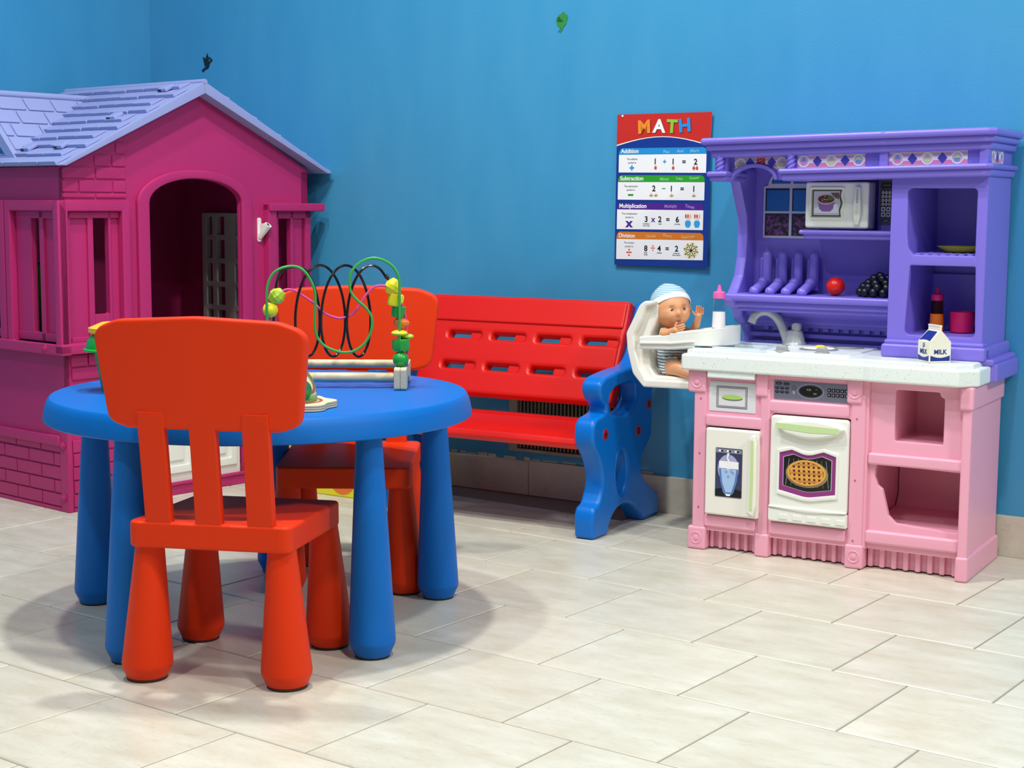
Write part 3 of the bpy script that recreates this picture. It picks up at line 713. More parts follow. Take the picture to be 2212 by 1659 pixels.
# drawer print
def flat(b, pts, l0, l1, M, mi): b.poly(pts, l0, l1, M, mi)
MS = MXZ(.0)
b = MB(); MD_ = MXZ(.004)
b.plate(rr(.0475, .356, .1705, .430, .003), 0, .0012, MD_, 0, mi=0)
for (x0, z0, x1, z1, wd, mi) in ((.0675, .3655, .1485, .4195, .0012, 1), (.0705, .3685, .1455, .4165, .0022, 2)):
    b.plate(rr(x0, z0, x1, z1, .001), .0012, .0018, MD_, 0, [rr(x0+wd, z0+wd, x1-wd, z1-wd, .0005)], mi)
b.poly(ell(.109, .3915, .0275, .0066, 28), .0012, .0022, MD_, 1); b.poly(ell(.109, .3925, .0275, .0060, 28), .0012, .0028, MD_, 3)
b.build('drawer_sticker', [mat('sticker_silver', '#dcdde2', .35), mat('sticker_line', '#30323a', .5), mat('sticker_grey', '#8a8c92', .5), mat('olive_green', '#a8cc6a', .4)], K)
# cupboard door
b = MB(); b.plate(rr(.046, .095, .1875, .3145, .006), -.004, .012, MS, .005, seg=2); dr = b.build('cupboard_door', IVORY, K)
b = MB(); MH = MXZ(-.012)
b.plate(fillet([(.163, .11, .004), (.180, .10, .006), (.187, .13, .02), (.187, .28, .02), (.180, .309, .006), (.166, .30, .02), (.164, .205, .1)], .01), 0, .014, MH, .005, seg=2)
b.plate(fillet([(.1705, .120), (.1785, .118), (.180, .20), (.1785, .294), (.1715, .294)], .003), .014, .0150, MH, 0, mi=1)
b.build('handle', [IVORY, LIME], dr)
b = MB(); MP = MXZ(-.012)
x0, x1, z0, z1 = .0745, .1450, .1435, .2665
PR = [mat('print_navy', '#3b3f63', .35), mat('print_periwinkle', '#a9acd0', .35), mat('print_black', '#14161a', .3), mat('print_ltblue', '#a8c6ee', .3), mat('print_white', '#f4f6fa', .3), mat('print_blue', '#5a80bc', .3), mat('print_greybar', '#8b8e9c', .35)]
b.plate(rr(x0, z0, x1, z1, .003), 0, .0010, MP, 0, mi=0)
b.poly(ell(.1090, .215, .028, .036, 28), .001, .0014, MP, 1)
b.poly([(x0+.001, z0+.002), (x1-.001, z0+.002), (x1-.001, z0+.018), (.128, z0+.022), (.09, z0+.022), (x0+.001, z0+.018)], .0014, .0018, MP, 2)
b.poly([(x0+.001, z1-.012), (x1-.001, z1-.012), (x1-.001, z1-.002), (x0+.001, z1-.002)], .0014, .0018, MP, 6)
for k in range(3):
    xx = x0+.013+.021*k; b.poly([(xx-.004, z1-.0095), (xx+.001, z1-.0095), (xx+.001, z1-.0045), (xx-.004, z1-.0045)], .0018, .0021, MP, 4); b.poly(ell(xx+.0045, z1-.007, .0026, .0026, 10), .0018, .0021, MP, 2)
b.poly([(.085, .216), (.136, .216), (.133, .185), (.124, .156), (.119, .150), (.101, .150), (.096, .156), (.088, .185)], .0018, .0022, MP, 5)
b.poly([(.090, .214), (.131, .214), (.126, .180), (.118, .156), (.103, .156), (.094, .180)], .0022, .0025, MP, 3)
b.poly([(.0845, .234), (.1365, .234), (.136, .214), (.085, .214)], .0018, .0022, MP, 4)
b.poly([(.106, .2545), (.112, .2545), (.109, .243), (.114, .232), (.112, .214), (.106, .214), (.109, .230), (.105, .242)], .0025, .0028, MP, 4)
for (cx, cz) in ((.104, .207), (.118, .209), (.110, .196), (.122, .205)): b.plate(ell(cx, cz, .0032, .0032, 12), .0025, .0028, MP, 0, [ell(cx, cz, .0022, .0022, 12)], 5)
b.poly([(.103, .152), (.117, .152), (.115, .147), (.105, .147)], .0026, .0028, MP, 4)
b.build('water_picture', PR, dr)
# oven door
b = MB()
b.plate(rr(.2155, .129, .4115, .3585, .010), -.006, .010, MS, .005, seg=2)
b.plate(fillet([(.2145, .096, .008), (.4125, .096, .003), (.4125, .130, .004), (.2145, .130, .004)], .004), -.006, .013, MS, .004, seg=2)
b.plate(fillet([(.2155, .1315), (.314, .1235), (.4115, .1315), (.4115, .136), (.2155, .136)], .002), -.002, .0155, MS, .003)
for k in range(5): b.box(.243+.036*k, .266+.036*k, -.0145, -.012, .104, .117, .002)
winf = fillet([(.241, .176, .001), (.312, .1625, .08), (.383, .176, .001), (.383, .268, .001), (.352, .277, .004), (.312, .264, .05), (.272, .277, .004), (.241, .268, .001)], .004, 6)
wino = fillet([(.235, .166, .004), (.312, .152, .08), (.389, .166, .004), (.389, .276, .004), (.352, .286, .006), (.312, .273, .05), (.272, .286, .006), (.235, .276, .004)], .004, 6)
b.plate(wino, .008, .0135, MS, .002, [winf])
ov = b.build('oven_door', WHITE, K)
b = MB()
wini = fillet([(.2505, .188, .001), (.312, .175, .08), (.3735, .186, .001), (.3735, .259, .001), (.350, .267, .004), (.312, .256, .05), (.276, .267, .004), (.2505, .259, .001)], .004, 6)
winm = [(.312+(p[0]-.312)*.975, .2225+(p[1]-.2225)*.975) for p in wini]
OC = [mat('oven_plum', '#8f3480', .4), mat('oven_line', '#c8c8cc', .4), mat('oven_black', '#121214', .3), mat('pie_tin', '#9a8a62', .4), mat('pie_filling', '#5c1420', .4), mat('pie_crust', '#dfa648', .5), mat('pie_crust_dark', '#c4863a', .5)]
b.poly(winf, .010, .0106, MS, 0); b.poly(wini, .0106, .0109, MS, 1); b.poly(winm, .0109, .0112, MS, 2)
def inside(x, z): return abs(x-.312) < .058 and .192 < z < .256
for k in range(9):
    xx = .258+.0135*k; b.poly([(xx, .190), (xx+.0007, .190), (.312+(xx+.0007-.312)*.86, .256), (.312+(xx-.312)*.86, .256)], .0112, .0113, MS, 3 if k % 2 else 1)
b.poly(ell(.3115, .2210, .0535, .0335, 40), .0113, .0117, MS, 3); b.poly(ell(.3110, .2235, .0475, .0305, 40), .0117, .0120, MS, 5); b.poly(ell(.3110, .2225, .0430, .0265, 40), .0120, .0122, MS, 4)
cx, cz, A_, B_ = .3110, .2225, .0445, .0280
for k in range(-3, 4):
    xx = cx+k*.0125; h_ = B_*math.sqrt(max(0, 1-((k*.0125)/A_)**2))
    if h_ > .004: b.poly([(xx-.0034+.002, cz-h_), (xx+.0034+.002, cz-h_), (xx+.0034-.002, cz+h_), (xx-.0034-.002, cz+h_)], .0122, .0124, MS, 5)
for k in range(-2, 3):
    zz = cz+k*.0100; w_ = A_*math.sqrt(max(0, 1-((k*.0100)/B_)**2))
    if w_ > .004: b.poly([(cx-w_, zz-.0024-.001), (cx+w_, zz-.0024+.001), (cx+w_, zz+.0024+.001), (cx-w_, zz+.0024-.001)], .0124, .0126, MS, 5 if k % 2 else 6)
b.plate(ell(.3110, .2235, .0490, .0315, 40), .0124, .0132, MS, .0003, [ell(.3110, .2232, .0435, .0270, 40)], 5)
b.build('oven_window', OC, ov)
b = MB()
b.plate(fillet([(.229, .339, .004), (.245, .348, .03), (.320, .356, .1), (.392, .346, .03), (.4045, .336, .004), (.385, .320, .04), (.320, .305, .15), (.255, .318, .05)], .01, 8), .008, .024, MS, .006, seg=3)
b.plate(fillet([(.2325, .3430), (.320, .3405), (.392, .3385), (.394, .3260), (.320, .3235), (.2335, .3300)], .004, 4), .024, .0248, MS, 0, mi=1)
b.build('handle', [WHITE, LIME], ov)
# control panel over the oven
b = MB(); MCp = MXZ(.0035)
b.plate(rr(.2175, .398, .409, .4425, .002), 0, .0012, MCp, 0, mi=0)
CPm = [mat('panel_grey', '#6f7186', .35), mat('panel_black', '#101014', .3), mat('panel_dkgrey', '#54566a', .35), mat('panel_lt', '#a4a6b4', .4), mat('lcd_green', '#93a86a', .5)]
b.plate(ell(.3105, .4205, .0335, .0185, 36), .0012, .0016, MCp, 0, mi=3); b.plate(ell(.3105, .4205, .0315, .0165, 36), .0016, .002, MCp, 0, mi=2); b.plate(ell(.3105, .4205, .0285, .0135, 36), .002, .0024, MCp, 0, mi=1)
b.text('4:35', .0048, .3060, .4225, .0024, .0027, MCp, 4, .02); b.text('325', .0042, .3215, .4135, .0024, .0027, MCp, 4, .02); b.text('TIME', .0018, .3250, .4255, .0024, .0027, MCp, 4)
for k in range(2): b.plate(ell(.2295+.0195*k, .4355-.0003*k, .0078, .0033, 16), .0012, .0018, MCp, 0, [ell(.2295+.0195*k, .435, .0052, .0014, 12)], 1)
for r in range(2):
    for k in range(3): b.plate(ell(.2255+.0125*k, .4245-.0095*r, .0052, .0030, 14), .0012, .0018, MCp, 0, [ell(.2255+.0125*k, .4250-.0095*r, .0034, .0013, 10)], 1)
b.poly([(.2635, .4250), (.2725, .4245), (.268, .4335)], .0012, .0018, MCp, 1); b.poly([(.2655, .4262), (.2705, .4260), (.268, .4312)], .0018, .0020, MCp, 3)
b.poly([(.2635, .4190), (.2725, .4185), (.268, .4090)], .0012, .0018, MCp, 3)
for r in range(2):
    for k in range(5):
        xx = .3570+.0108*k; zz = .4265-.0115*r; b.plate(rr(xx-.0044, zz-.0042, xx+.0044, zz+.0042, .001), .0012, .0018, MCp, 0, mi=1); b.box(xx-.0018, xx+.0008, .0035-.0022, .0035-.0018, zz-.002, zz+.002, 0, 3)
b.build('control_panel', CPm, K)
# --- countertop
b = MB()
co = fillet([(-.023, -.020, .01), (.445, -.022, .02), (.462, -.026, .02), (.668, -.030, .012), (.708, .010, .012), (.709, .190, .004), (.690, .200, .004), (.690, .290, .004), (-.023, .290, .01)], .01, 5)
b.plate(co, .456, .4965, None, .006, seg=3)
ci = fillet([(-.013, -.008, .01), (.445, -.010, .02), (.462, -.014, .02), (.660, -.018, .012), (.692, .018, .012), (.692, .185, .004), (.680, .195, .004), (.68, .285, .004), (-.013, .285, .01)], .01, 5)
sink = rr(.035, .060, .150, .215, .018, 5)
b.plate(ci, .490, .5075, None, .0045, [sink], seg=3)
b.plate(rr(.185, .018, .398, .255, .012), .505, .5115, None, .004, seg=2)
b.plate(rr(.048, .440, .1725, .457, .003), -.0, .012, MXZ(-.004), .003)
b.build('countertop', SPK, K)
b = MB(); b.box(.03, .155, .055, .22, .488, .4975); b.plate(rr(.024, .050, .161, .226, .022, 5), .5065, .5115, None, .002, [rr(.036, .062, .149, .214, .016, 5)]); b.build('sink', mat('sink_blue', '#ccdcea', .3), K)
GRT = mat('burner_grey', '#8f969c', .4)
for (x, y, r) in ((.288, .118, .048), (.330, .205, .044)):
    b = MB(); b.lathe([(0, .5112), (r*.62, .5112), (r*.70, .5135), (r*.98, .5135), (r, .5118), (r, .511)], T(x, y, 0), 40); b.build('burner', GRT, K)
for (x, y) in ((.2235, .034), (.3235, .040)):
    b = MB(); b.cyl(.0185, .5112, .5135, T(x, y, 0), 28, 0, .001); b.plate(fillet([(-.016, 0), (.016, 0), (.015, .009), (.008, .0135), (-.008, .0135), (-.015, .009)], .004), -.0045, .0045, T(x, y, .5125) @ MXZ(0), .003); b.build('stove_knob', SILVER, K)
# faucet
b = MB()
fy = .225
b.lathe([(0, .509), (.030, .509), (.031, .513), (.026, .520), (.022, .536), (.019, .546), (.012, .549), (0, .549)], Matrix.Translation((.186, fy, 0)) @ Matrix.Diagonal((1.05, .8, 1, 1)), 36)
pth = [(.168, fy, .512), (.160, fy, .535), (.148, fy, .562), (.136, fy-.004, .580), (.118, fy-.010, .5925), (.098, fy-.016, .592), (.084, fy-.022, .580), (.078, fy-.026, .563)]
b.tube(smooth(pth, 5), .0115, seg=20)
fa = b.build('faucet', SILVER, K)
b = MB(); b.lathe([(0, .546), (.0115, .546), (.0125, .560), (.010, .5665), (0, .5675)], T(.191, fy, 0), 20)
for k in range(4): b.box(.0095, .0135, -.003, .003, .550, .565, .0015, 0, T(.191, fy, 0) @ Rz(45+90*k))
b.build('tap_knob', SILVER, fa)
# --- hutch
b = MB()
b.box(.018, .48, .287, .315, .50, 1.0, .004)
sp = [(.300, .500), (.288, .515), (.285, .535), (.262, .553), (.235, .560), (.215, .575), (.205, .597), (.165, .606), (.150, .622), (.150, .634), (.166, .638), (.182, .652), (.212, .683), (.228, .73), (.233, .79), (.228, .836), (.210, .867), (.190, .90), (.172, .928), (.160, .96), (.315, .96), (.315, .50)]
b.prism(fillet(sp, .006, 3), .018, .048, .008)
b.build('hutch_back', PURP, K)
b = MB()
b.box(.020, .474, .150, .30, .622, .641, .007, 0, None, 3); b.box(.030, .474, .166, .30, .606, .626, .007, 0, None, 3); b.box(.036, .474, .190, .30, .594, .612, .006, 0, None, 3)
b.prism([(.225, .600), (.235, .585), (.262, .572), (.27, .552), (.30, .552), (.30, .60)], .04, .474, .003)
b.box(.045, .474, .262, .30, .560, .574, .004)
for k in range(14): b.box(.080+.027*k, .096+.027*k, .277, .29, .541, .558, .002)
b.box(.045, .474, .266, .30, .524, .537, .004); b.box(.045, .474, .255, .30, .500, .516, .004)
b.build('shelf', PURP, K)
b = MB()
for k in range(4):
    x = .092+.0425*k
    b.tube([(x, .264, .650), (x, .264, .736)], .0125, seg=16); b.sph(.0125, T(x, .264, .736))
    b.tube([(x, .264, .668), (x, .235, .664), (x, .20, .655), (x, .176, .648)], [.0125, .0125, .0118, .0118], seg=16); b.sph(.0128, T(x, .176, .648)); b.sph(.0135, T(x, .236, .668))
    b.tube([(x-.016, .276, .645), (x-.016, .276, .724)], .008, seg=12); b.sph(.008, T(x-.016, .276, .724)); b.tube([(x-.014, .276, .660), (x-.012, .222, .655)], .0085, seg=12); b.sph(.0085, T(x-.012, .222, .655))
b.build('plate_rack', PURP, K)
# right column with two niches
b = MB()
niche1 = fillet([(.524, .752, .004), (.667, .752, .004), (.667, .908, .012), (.506, .908, .012), (.508, .80, .02), (.512, .765, .03)], .01, 5)
niche2 = fillet([(.509, .562, .014), (.674, .562, .014), (.669, .727, .004), (.517, .727, .004)], .01, 5)
b.plate([(.466, .50), (.692, .50), (.692, .95), (.466, .95)], -.105, -.085, MXZ(0), .004, [niche1, niche2])
b.box(.466, .479, .09, .315, .50, .96, .004); b.box(.679, .692, .09, .315, .50, .96, .004); b.box(.47, .69, .300, .318, .50, .96)
b.prism([(.095, .562), (.27, .566), (.285, .60), (.285, .70), (.30, .70), (.30, .545), (.095, .545)], .478, .682)
b.box(.478, .682, .095, .30, .727, .752, .0); b.box(.478, .682, .1, .30, .908, .93)
for k in range(7): b.tube([(.532+.0205*k, .088, .7495), (.532+.0205*k, .29, .7495)], .0075, seg=10)
# slanted inner left cheeks
b.plate([(.479, .10), (.506, .10), (.516, .22), (.520, .29), (.479, .29)], .56, .908, None, .002)
b.build('hutch_column', PURP, K)
b = MB()
b.box(.456, .702, .072, .12, .5075, .540, .007, 0, None, 3); b.box(.462, .697, .078, .12, .538, .550, .005)
b.box(.66, .702, .085, .33, .5075, .540, .007)
b.plate(fillet([(.700, .105), (.724, .112), (.724, .335), (.66, .335), (.66, .20), (.700, .20)], .008), .458, .500, None, .005)
b.plate(fillet([(.692, .09), (.716, .105), (.718, .33), (.66, .33), (.66, .1)], .008), .496, .512, None, .006)
b.build('column_base', PURP, K)
# crown and frieze (slightly warped upward to the right)
wp = lambda v: (v.x, v.y, v.z+.020*v.x)
def layer(b, x0, x1, y, z0, z1, bev, xb=None):
    o = [(x0, y, .006), (.452, y-.004, .01), (.462, y-.002, .01), (x1-.016, y-.002, .006), (x1, y+.014, .006), (x1, .32, .004), (x0, .32, .004)]
    b.plate(fillet(o, .005, 3), z0, z1, None, bev, seg=2, warp=wp)
b = MB()
layer(b, -.006, .716, .036, 1.014, 1.031, .007); layer(b, .004, .708, .046, .999, 1.018, .007); layer(b, .014, .700, .058, .982, 1.003, .007)
b.build('crown_moulding', PURP, K)
b = MB()
o = fillet([(.192, .052, .006), (.692, .050, .006), (.706, .066, .006), (.706, .32, .004), (.192, .32, .004)], .005, 3)
b.plate(o, .938, .951, None, .006, seg=2, warp=wp)
o = fillet([(.198, .060, .006), (.686, .058, .006), (.699, .074, .006), (.699, .32, .004), (.198, .32, .004)], .005, 3)
b.plate(o, .921, .942, None, .007, seg=2, warp=wp)
b.box(.004, .060, .052, .20, .936, .949, .006, 0, None, 2, wp); b.box(.009, .056, .060, .20, .924, .940, .006, 0, None, 2, wp)
o = fillet([(.212, .074, .002), (.680, .074, .002), (.690, .086, .002), (.690, .318, .002), (.212, .318, .002)], .005, 3)
b.plate(o, .945, .990, None, 0, warp=wp)
b.box(.440, .462, .062, .1, .948, .986, .004, 0, None, 2, wp); b.box(.672, .694, .064, .1, .948, .986, .004, 0, None, 2, wp)
b.box(.018, .052, .075, .2, .946, .988, .004, 0, None, 2, wp)
# arched valance
av = [(.045, .925), (.058, .925)]+[(.116+.058*cos(radians(a)), .925+.036*sin(radians(a))) for a in range(170, 0, -10)]+[(.174, .925), (.215, .925), (.215, .99), (.045, .99)]
b.plate(av, -.12, -.10, MXZ(0), .003, warp=wp)
ar_ = [(.116+.063*cos(radians(a)), .925+.041*sin(radians(a))) for a in range(180, -1, -10)]+[(.116+.054*cos(radians(a)), .925+.032*sin(radians(a))) for a in range(0, 181, 10)]
b.plate(ar_, -.11, -.088, MXZ(0), .002, warp=wp)
b.build('frieze', PURP, K)
for x in (.036, .222):
    b = MB(); b.cyl(.0085, .946, .988, T(x, .066, .020*x), 20)
    for q in range(3):
        hp = [(x+.0085*cos(th), .066+.0085*sin(th), .950+.034*((th-(q*2*pi/3))/(2*pi*1.0))+.02*x) for th in [q*2*pi/3+i*2*pi/16 for i in range(17)]]
        b.tube(hp, .0032, seg=6)
    b.build('twisted_colonette', PURP, K)
# frieze stickers
FS = [mat('fs_lilac', '#c9b6d6', .4), mat('fs_white', '#f2eff4', .4), mat('fs_pink', '#e884bc', .4), mat('fs_blue', '#4143b4', .4), mat('fs_teal', '#7c92cf', .4), mat('fs_lime', '#cfdc9c', .4), mat('fs_mauve', '#caa0cc', .4), mat('fs_red', '#b01c3c', .4), mat('fs_logo', '#f2a0a0', .4), mat('fs_tan', '#d9cabf', .4)]
def cup(b, x, z, r, M, c1, c2, sx=1., wq=None):
    b.plate(ell(x, z, r*sx, r, 24), .0008, .0012, M, 0, mi=1, warp=wq)
    b.plate(ell(x, z, r*.80*sx, r*.80, 24), .0012, .0013, M, 0, mi=0 if c1 != 6 else 9, warp=wq)
    b.poly([(x-r*.5*sx, z-r*.02), (x+r*.5*sx, z-r*.02), (x+r*.36*sx, z-r*.6), (x-r*.36*sx, z-r*.6)], .0013, .0015, M, c2, wq)
    b.poly([(x-r*.55*sx, z-.02*r), (x+r*.55*sx, z-.02*r), (x+r*.36*sx, z+.22*r), (x+r*.18*sx, z+.45*r), (x+r*.02*sx, z+.68*r), (x-r*.22*sx, z+.4*r), (x-r*.4*sx, z+.2*r)], .0013, .0016, M, c1, wq)
def frieze_st(nm, x0, x1, z0, z1, y, cups, dia, M=None, par=None, arch_cut=False, logo=None, sx=1.):
    M = M or MXZ(y); b = MB(); h = z1-z0
    wq = wp
    if arch_cut:
        base = [(x0, z0), (x0, z1), (x1, z1), (x1, z0)]+[(.116+.0665*cos(radians(a)), .926+.045*sin(radians(a))) for a in range(36, 145, 9)]
        b.poly(base, 0, .0004, M, 9, wq)
        b.poly([(x0, z0+h*.50), (x0, z0+h*.72), (x1, z0+h*.72), (x1, z0+h*.50)], .0004, .0007, M, 1, wq); b.poly([(x0, z0+h*.34), (x0, z0+h*.5), (.075, z0+h*.5), (.07, z0+h*.34)], .0004, .0006, M, 2, wq); b.poly([(x1, z0+h*.34), (x1, z0+h*.5), (.157, z0+h*.5), (.162, z0+h*.34)], .0004, .0006, M, 2, wq)
        b.poly([(x0, z0+h*.72), (x0, z0+h*.92), (x1, z0+h*.92), (x1, z0+h*.72)], .0004, .0006, M, 6, wq)
    else:
        b.poly([(x0, z0), (x1, z0), (x1, z1), (x0, z1)], 0, .0004, M, 9, wq)
        b.poly([(x0, z0+h*.62), (x1, z0+h*.62), (x1, z0+h*.88), (x0, z0+h*.88)], .0004, .0006, M, 6, wq)
        b.poly([(x0, z0+h*.40), (x1, z0+h*.40), (x1, z0+h*.66), (x0, z0+h*.66)], .0004, .0007, M, 1, wq)
        b.poly([(x0, z0+h*.14), (x1, z0+h*.14), (x1, z0+h*.40), (x0, z0+h*.40)], .0004, .0006, M, 2, wq)
    for (x, z, c1, c2) in cups: cup(b, x, z, .0145, M, c1, c2, sx, wq)
    for (x, z) in dia: b.poly([(x-.0115*sx, z), (x, z-.013), (x+.0115*sx, z), (x, z+.013)], .0007, .0013, M, 3, wq)
    if logo:
        x, z = logo; b.poly([(x-.0115, z-.0105), (x+.0115, z-.0105), (x+.0115, z+.0105), (x-.0115, z+.0105)], .0007, .0014, M, 7, wq)
        b.plate(rr(x-.0115, z-.0105, x+.0115, z+.0105, .002), .0014, .0016, M, 0, [rr(x-.0102, z-.0092, x+.0102, z+.0092, .002)], 8, warp=wq)
        for q in ([(-.007, -.006), (.002, -.006), (.002, -.001), (.007, -.001)], [(-.003, .001), (.003, .006), (.006, .003)], [(-.007, .0), (-.002, .004), (-.005, .007)]):
            for (a1, a2) in zip(q, q[1:]):
                d = Vector((a2[0]-a1[0], a2[1]-a1[1])).normalized()*.0007; n = Vector((-d.y, d.x))
                b.poly([(x+a1[0]+n.x, z+a1[1]+n.y), (x+a1[0]-n.x, z+a1[1]-n.y), (x+a2[0]-n.x, z+a2[1]-n.y), (x+a2[0]+n.x, z+a2[1]+n.y)], .0014, .0017, M, 8, wq)
    b.build('frieze_sticker', FS, K)
frieze_st('a', .236, .404, .949, .983, .0735, [(.252, .967, 4, 2), (.321, .967, 6, 5), (.388, .967, 5, 4)], [(.286, .967), (.355, .967)])
frieze_st('b', .462, .645, .948, .982, .0735, [(.482, .966, 4, 2), (.552, .966, 6, 5), (.621, .966, 5, 4)], [(.517, .966), (.587, .966)])
frieze_st('c', .062, .197, .944, .984, .0995, [(.078, .966, 6, 5), (.186, .966, 6, 5)], [(.103, .9685), (.160, .9685)], arch_cut=True, logo=(.132, .970))
wp_old = wp
M_side = Matrix(((0, 0, 1, .6905), (1, 0, 0, 0), (0, 1, 0, .0138), (0, 0, 0, 1)))
wp = lambda v: (v.x, v.y, v.z)
frieze_st('d', .098, .225, .950, .983, 0, [(.120, .967, 4, 2), (.204, .967, 4, 2)], [(.162, .967)], M=M_side, sx=1.2)
wp = wp_old
# window print on the hutch back
WB = [mat('win_frame', '#c3c4e2', .4), mat('win_dark', '#16203c', .4), mat('win_sky', '#1565b4', .35), None]
fl = bpy.data.materials.new('flower_print'); fl.use_nodes = True; nt = fl.node_tree
tc = nt.nodes.new('ShaderNodeTexCoord'); vo = nt.nodes.new('ShaderNodeTexNoise'); vo.inputs['Scale'].default_value = 95; vo.inputs['Detail'].default_value = 5
cr = nt.nodes.new('ShaderNodeValToRGB'); cr.color_ramp.elements[0].position = .42; cr.color_ramp.elements[0].color = lin('#1c1a24'); cr.color_ramp.elements[1].position = .60; cr.color_ramp.elements[1].color = lin('#7a3f88')
e_ = cr.color_ramp.elements.new(.5); e_.color = lin('#35293a')
nt.links.new(tc.outputs['Object'], vo.inputs['Vector']); nt.links.new(vo.outputs['Fac'], cr.inputs[0]); nt.links.new(cr.outputs[0], nt.nodes['Principled BSDF'].inputs['Base Color'])
WB[3] = fl
b = MB(); MW = MXZ(.287)
xl, xr_ = .070, .224; xm = (xl+xr_)/2
fo = [(xl, .781), (xr_, .781), (xr_, .914), (xr_-.012, .918)]+[(xm+(xm-xl-.012)*cos(radians(a)), .918+.045*sin(radians(a))) for a in range(10, 180, 10)]+[(xl+.012, .918), (xl, .914)]
b.plate(fo, 0, .004, MW, .001, mi=0)
for c_ in range(2):
    xa = xl+.0055+c_*.073; xb = xa+.0655
    for (za, zb, mi) in ((.851, .910, 2), (.7875, .845, 3)):
        b.box(xa, xb, .2826, .283, za, zb, 0, 1); b.box(xa+.004, xb-.001, .2822, .2826, za+(.001), zb-.005, 0, mi)
for sg in (-1, 1):
    P_ = [(xm+sg*.004, .922), (xm+sg*.004, .955)]+[(xm+sg*.055*cos(radians(a)), .922+.035*sin(radians(a))) for a in range(80, -1, -10)]
    b.poly(P_ if sg > 0 else P_[::-1], .0042, .0046, MW, 1); b.poly([(xm+(p[0]-xm)*.93+sg*.001, .923+(p[1]-.922)*.86) for p in (P_ if sg > 0 else P_[::-1])], .0046, .005, MW, 2)
b.build('window_picture', WB, K)
# microwave shelf, microwave and its keypad
b = MB(); b.box(.226, .476, .148, .29, .783, .803, .008, 0, None, 3); b.box(.218, .476, .140, .29, .795, .806, .005, 0, None, 3)
b.box(.395, .47, .215, .29, .80, .935, .004)
b.build('microwave_shelf', PURP, K)
b = MB(); b.box(.232, .385, .162, .230, .808, .925, .006, 0, None, 3); b.plate(rr(.231, .811, .3915, .924, .007), 0, .010, MXZ(.160), .005, seg=3)
wv = fillet([(.2425, .832, .006), (.3300, .832, .008), (.3285, .852, .02), (.3340, .872, .02), (.3285, .895, .02), (.3340, .912, .006), (.2425, .912, .006)], .005, 5)
wvi = fillet([(.2475, .8375, .002), (.3250, .8375, .002), (.3225, .853, .02), (.3290, .872, .02), (.3225, .893, .02), (.3270, .9065, .002), (.2475, .9065, .002)], .005, 5)
b.plate(wv, 0, .004, MXZ(.150), .0015, [wvi])
mw = b.build('microwave', WHITE, K)
b = MB(); MM = MXZ(.150)
MWm = [mat('mw_trim', '#b3b996', .4), mat('mw_dark', '#2c2a28', .4), mat('mw_cloth', '#c6c4ce', .4), mat('mw_bowl', '#8a62a8', .4), mat('mw_rim', '#d8bfc4', .4), mat('mw_soup', '#5c2e22', .4), mat('mw_herb', '#2f8040', .4), mat('mw_bean', '#c88a6a', .4), mat('mw_brown', '#6e5450', .4), mat('mw_tableau', '#dfe6ea', .4)]
b.poly(wvi, .0000, .0006, MM, 0)
sc_ = lambda P_, k: [(.287+(p[0]-.287)*k, .872+(p[1]-.872)*k) for p in P_]
b.poly(sc_(wvi, .93), .0006, .001, MM, 1); b.poly(sc_(wvi, .86), .001, .0014, MM, 2)
b.poly([(.2555, .848), (.3175, .848), (.3175, .862), (.30, .867), (.27, .864), (.2555, .860)], .0014, .0016, MM, 9); b.poly([(.296, .898), (.318, .898), (.318, .882), (.306, .886)], .0014, .0016, MM, 8)
b.poly([(.2625, .881), (.3080, .881), (.3030, .858), (.2960, .8515), (.2760, .8515), (.2680, .858)], .0016, .0018, MM, 3)
b.poly(ell(.2852, .8815, .0238, .0125, 32), .0018, .002, MM, 4); b.poly(ell(.2852, .8820, .0208, .0100, 32), .002, .0022, MM, 5)
rnd = random.Random(5)
for k in range(14):
    a = rnd.uniform(0, 6.28); q = rnd.uniform(.1, .85); b.poly(ell(.2852+.0195*q*cos(a), .8820+.009*q*sin(a), .0016, .0011, 8), .0022, .0024, MM, 7 if k % 3 else 4)
b.poly([(.289, .888), (.295, .8915), (.302, .888), (.3055, .882), (.298, .8835), (.294, .8805)], .0024, .0026, MM, 6)
b.poly(ell(.3095, .8665, .0055, .004, 14), .0016, .0019, MM, 9)
b.build('microwave_picture', MWm, mw)
b = MB(); b.plate(fillet([(.3600, .820, .004), (.3715, .820, .004), (.3775, .850, .02), (.3755, .885, .02), (.3735, .914, .005), (.3610, .914, .005), (.3590, .885, .02), (.3555, .860, .02)], .004), 0, .014, MXZ(.150), .0045, seg=3)
b.plate(fillet([(.3635, .826), (.3690, .826), (.3700, .870), (.3640, .870)], .002), .014, .0146, MXZ(.150), 0, mi=1); b.plate(fillet([(.3645, .872), (.3700, .872), (.3695, .908), (.3655, .908)], .002), .014, .0146, MXZ(.150), 0, mi=2)
b.build('handle', [WHITE, mat('lime_pale', '#dbe8cc', .4), mat('handle_grey', '#b6b4b8', .4)], mw)
b = MB(); MKp = MXZ(.2145)
b.plate(rr(.3985, .820, .4340, .9295, .002), 0, .001, MKp, 0, mi=0); b.plate(rr(.4025, .9085, .4300, .9245, .002), .001, .0014, MKp, 0, mi=1); b.text('COOKTIME', .0028, .4163, .9150, .0014, .0017, MKp, 3, .02)
b.plate(rr(.4030, .8405, .4295, .9045, .001), .001, .0013, MKp, 0, mi=1)
for r in range(4):
    for c_ in range(3):
        b.poly(ell(.4078+.0083*c_, .8985-.0094*r, .0034, .0040, 16), .0013, .0017, MKp, 2); b.poly(ell(.4078+.0083*c_, .8985-.0094*r, .0012, .0020, 8), .0017, .0019, MKp, 1)
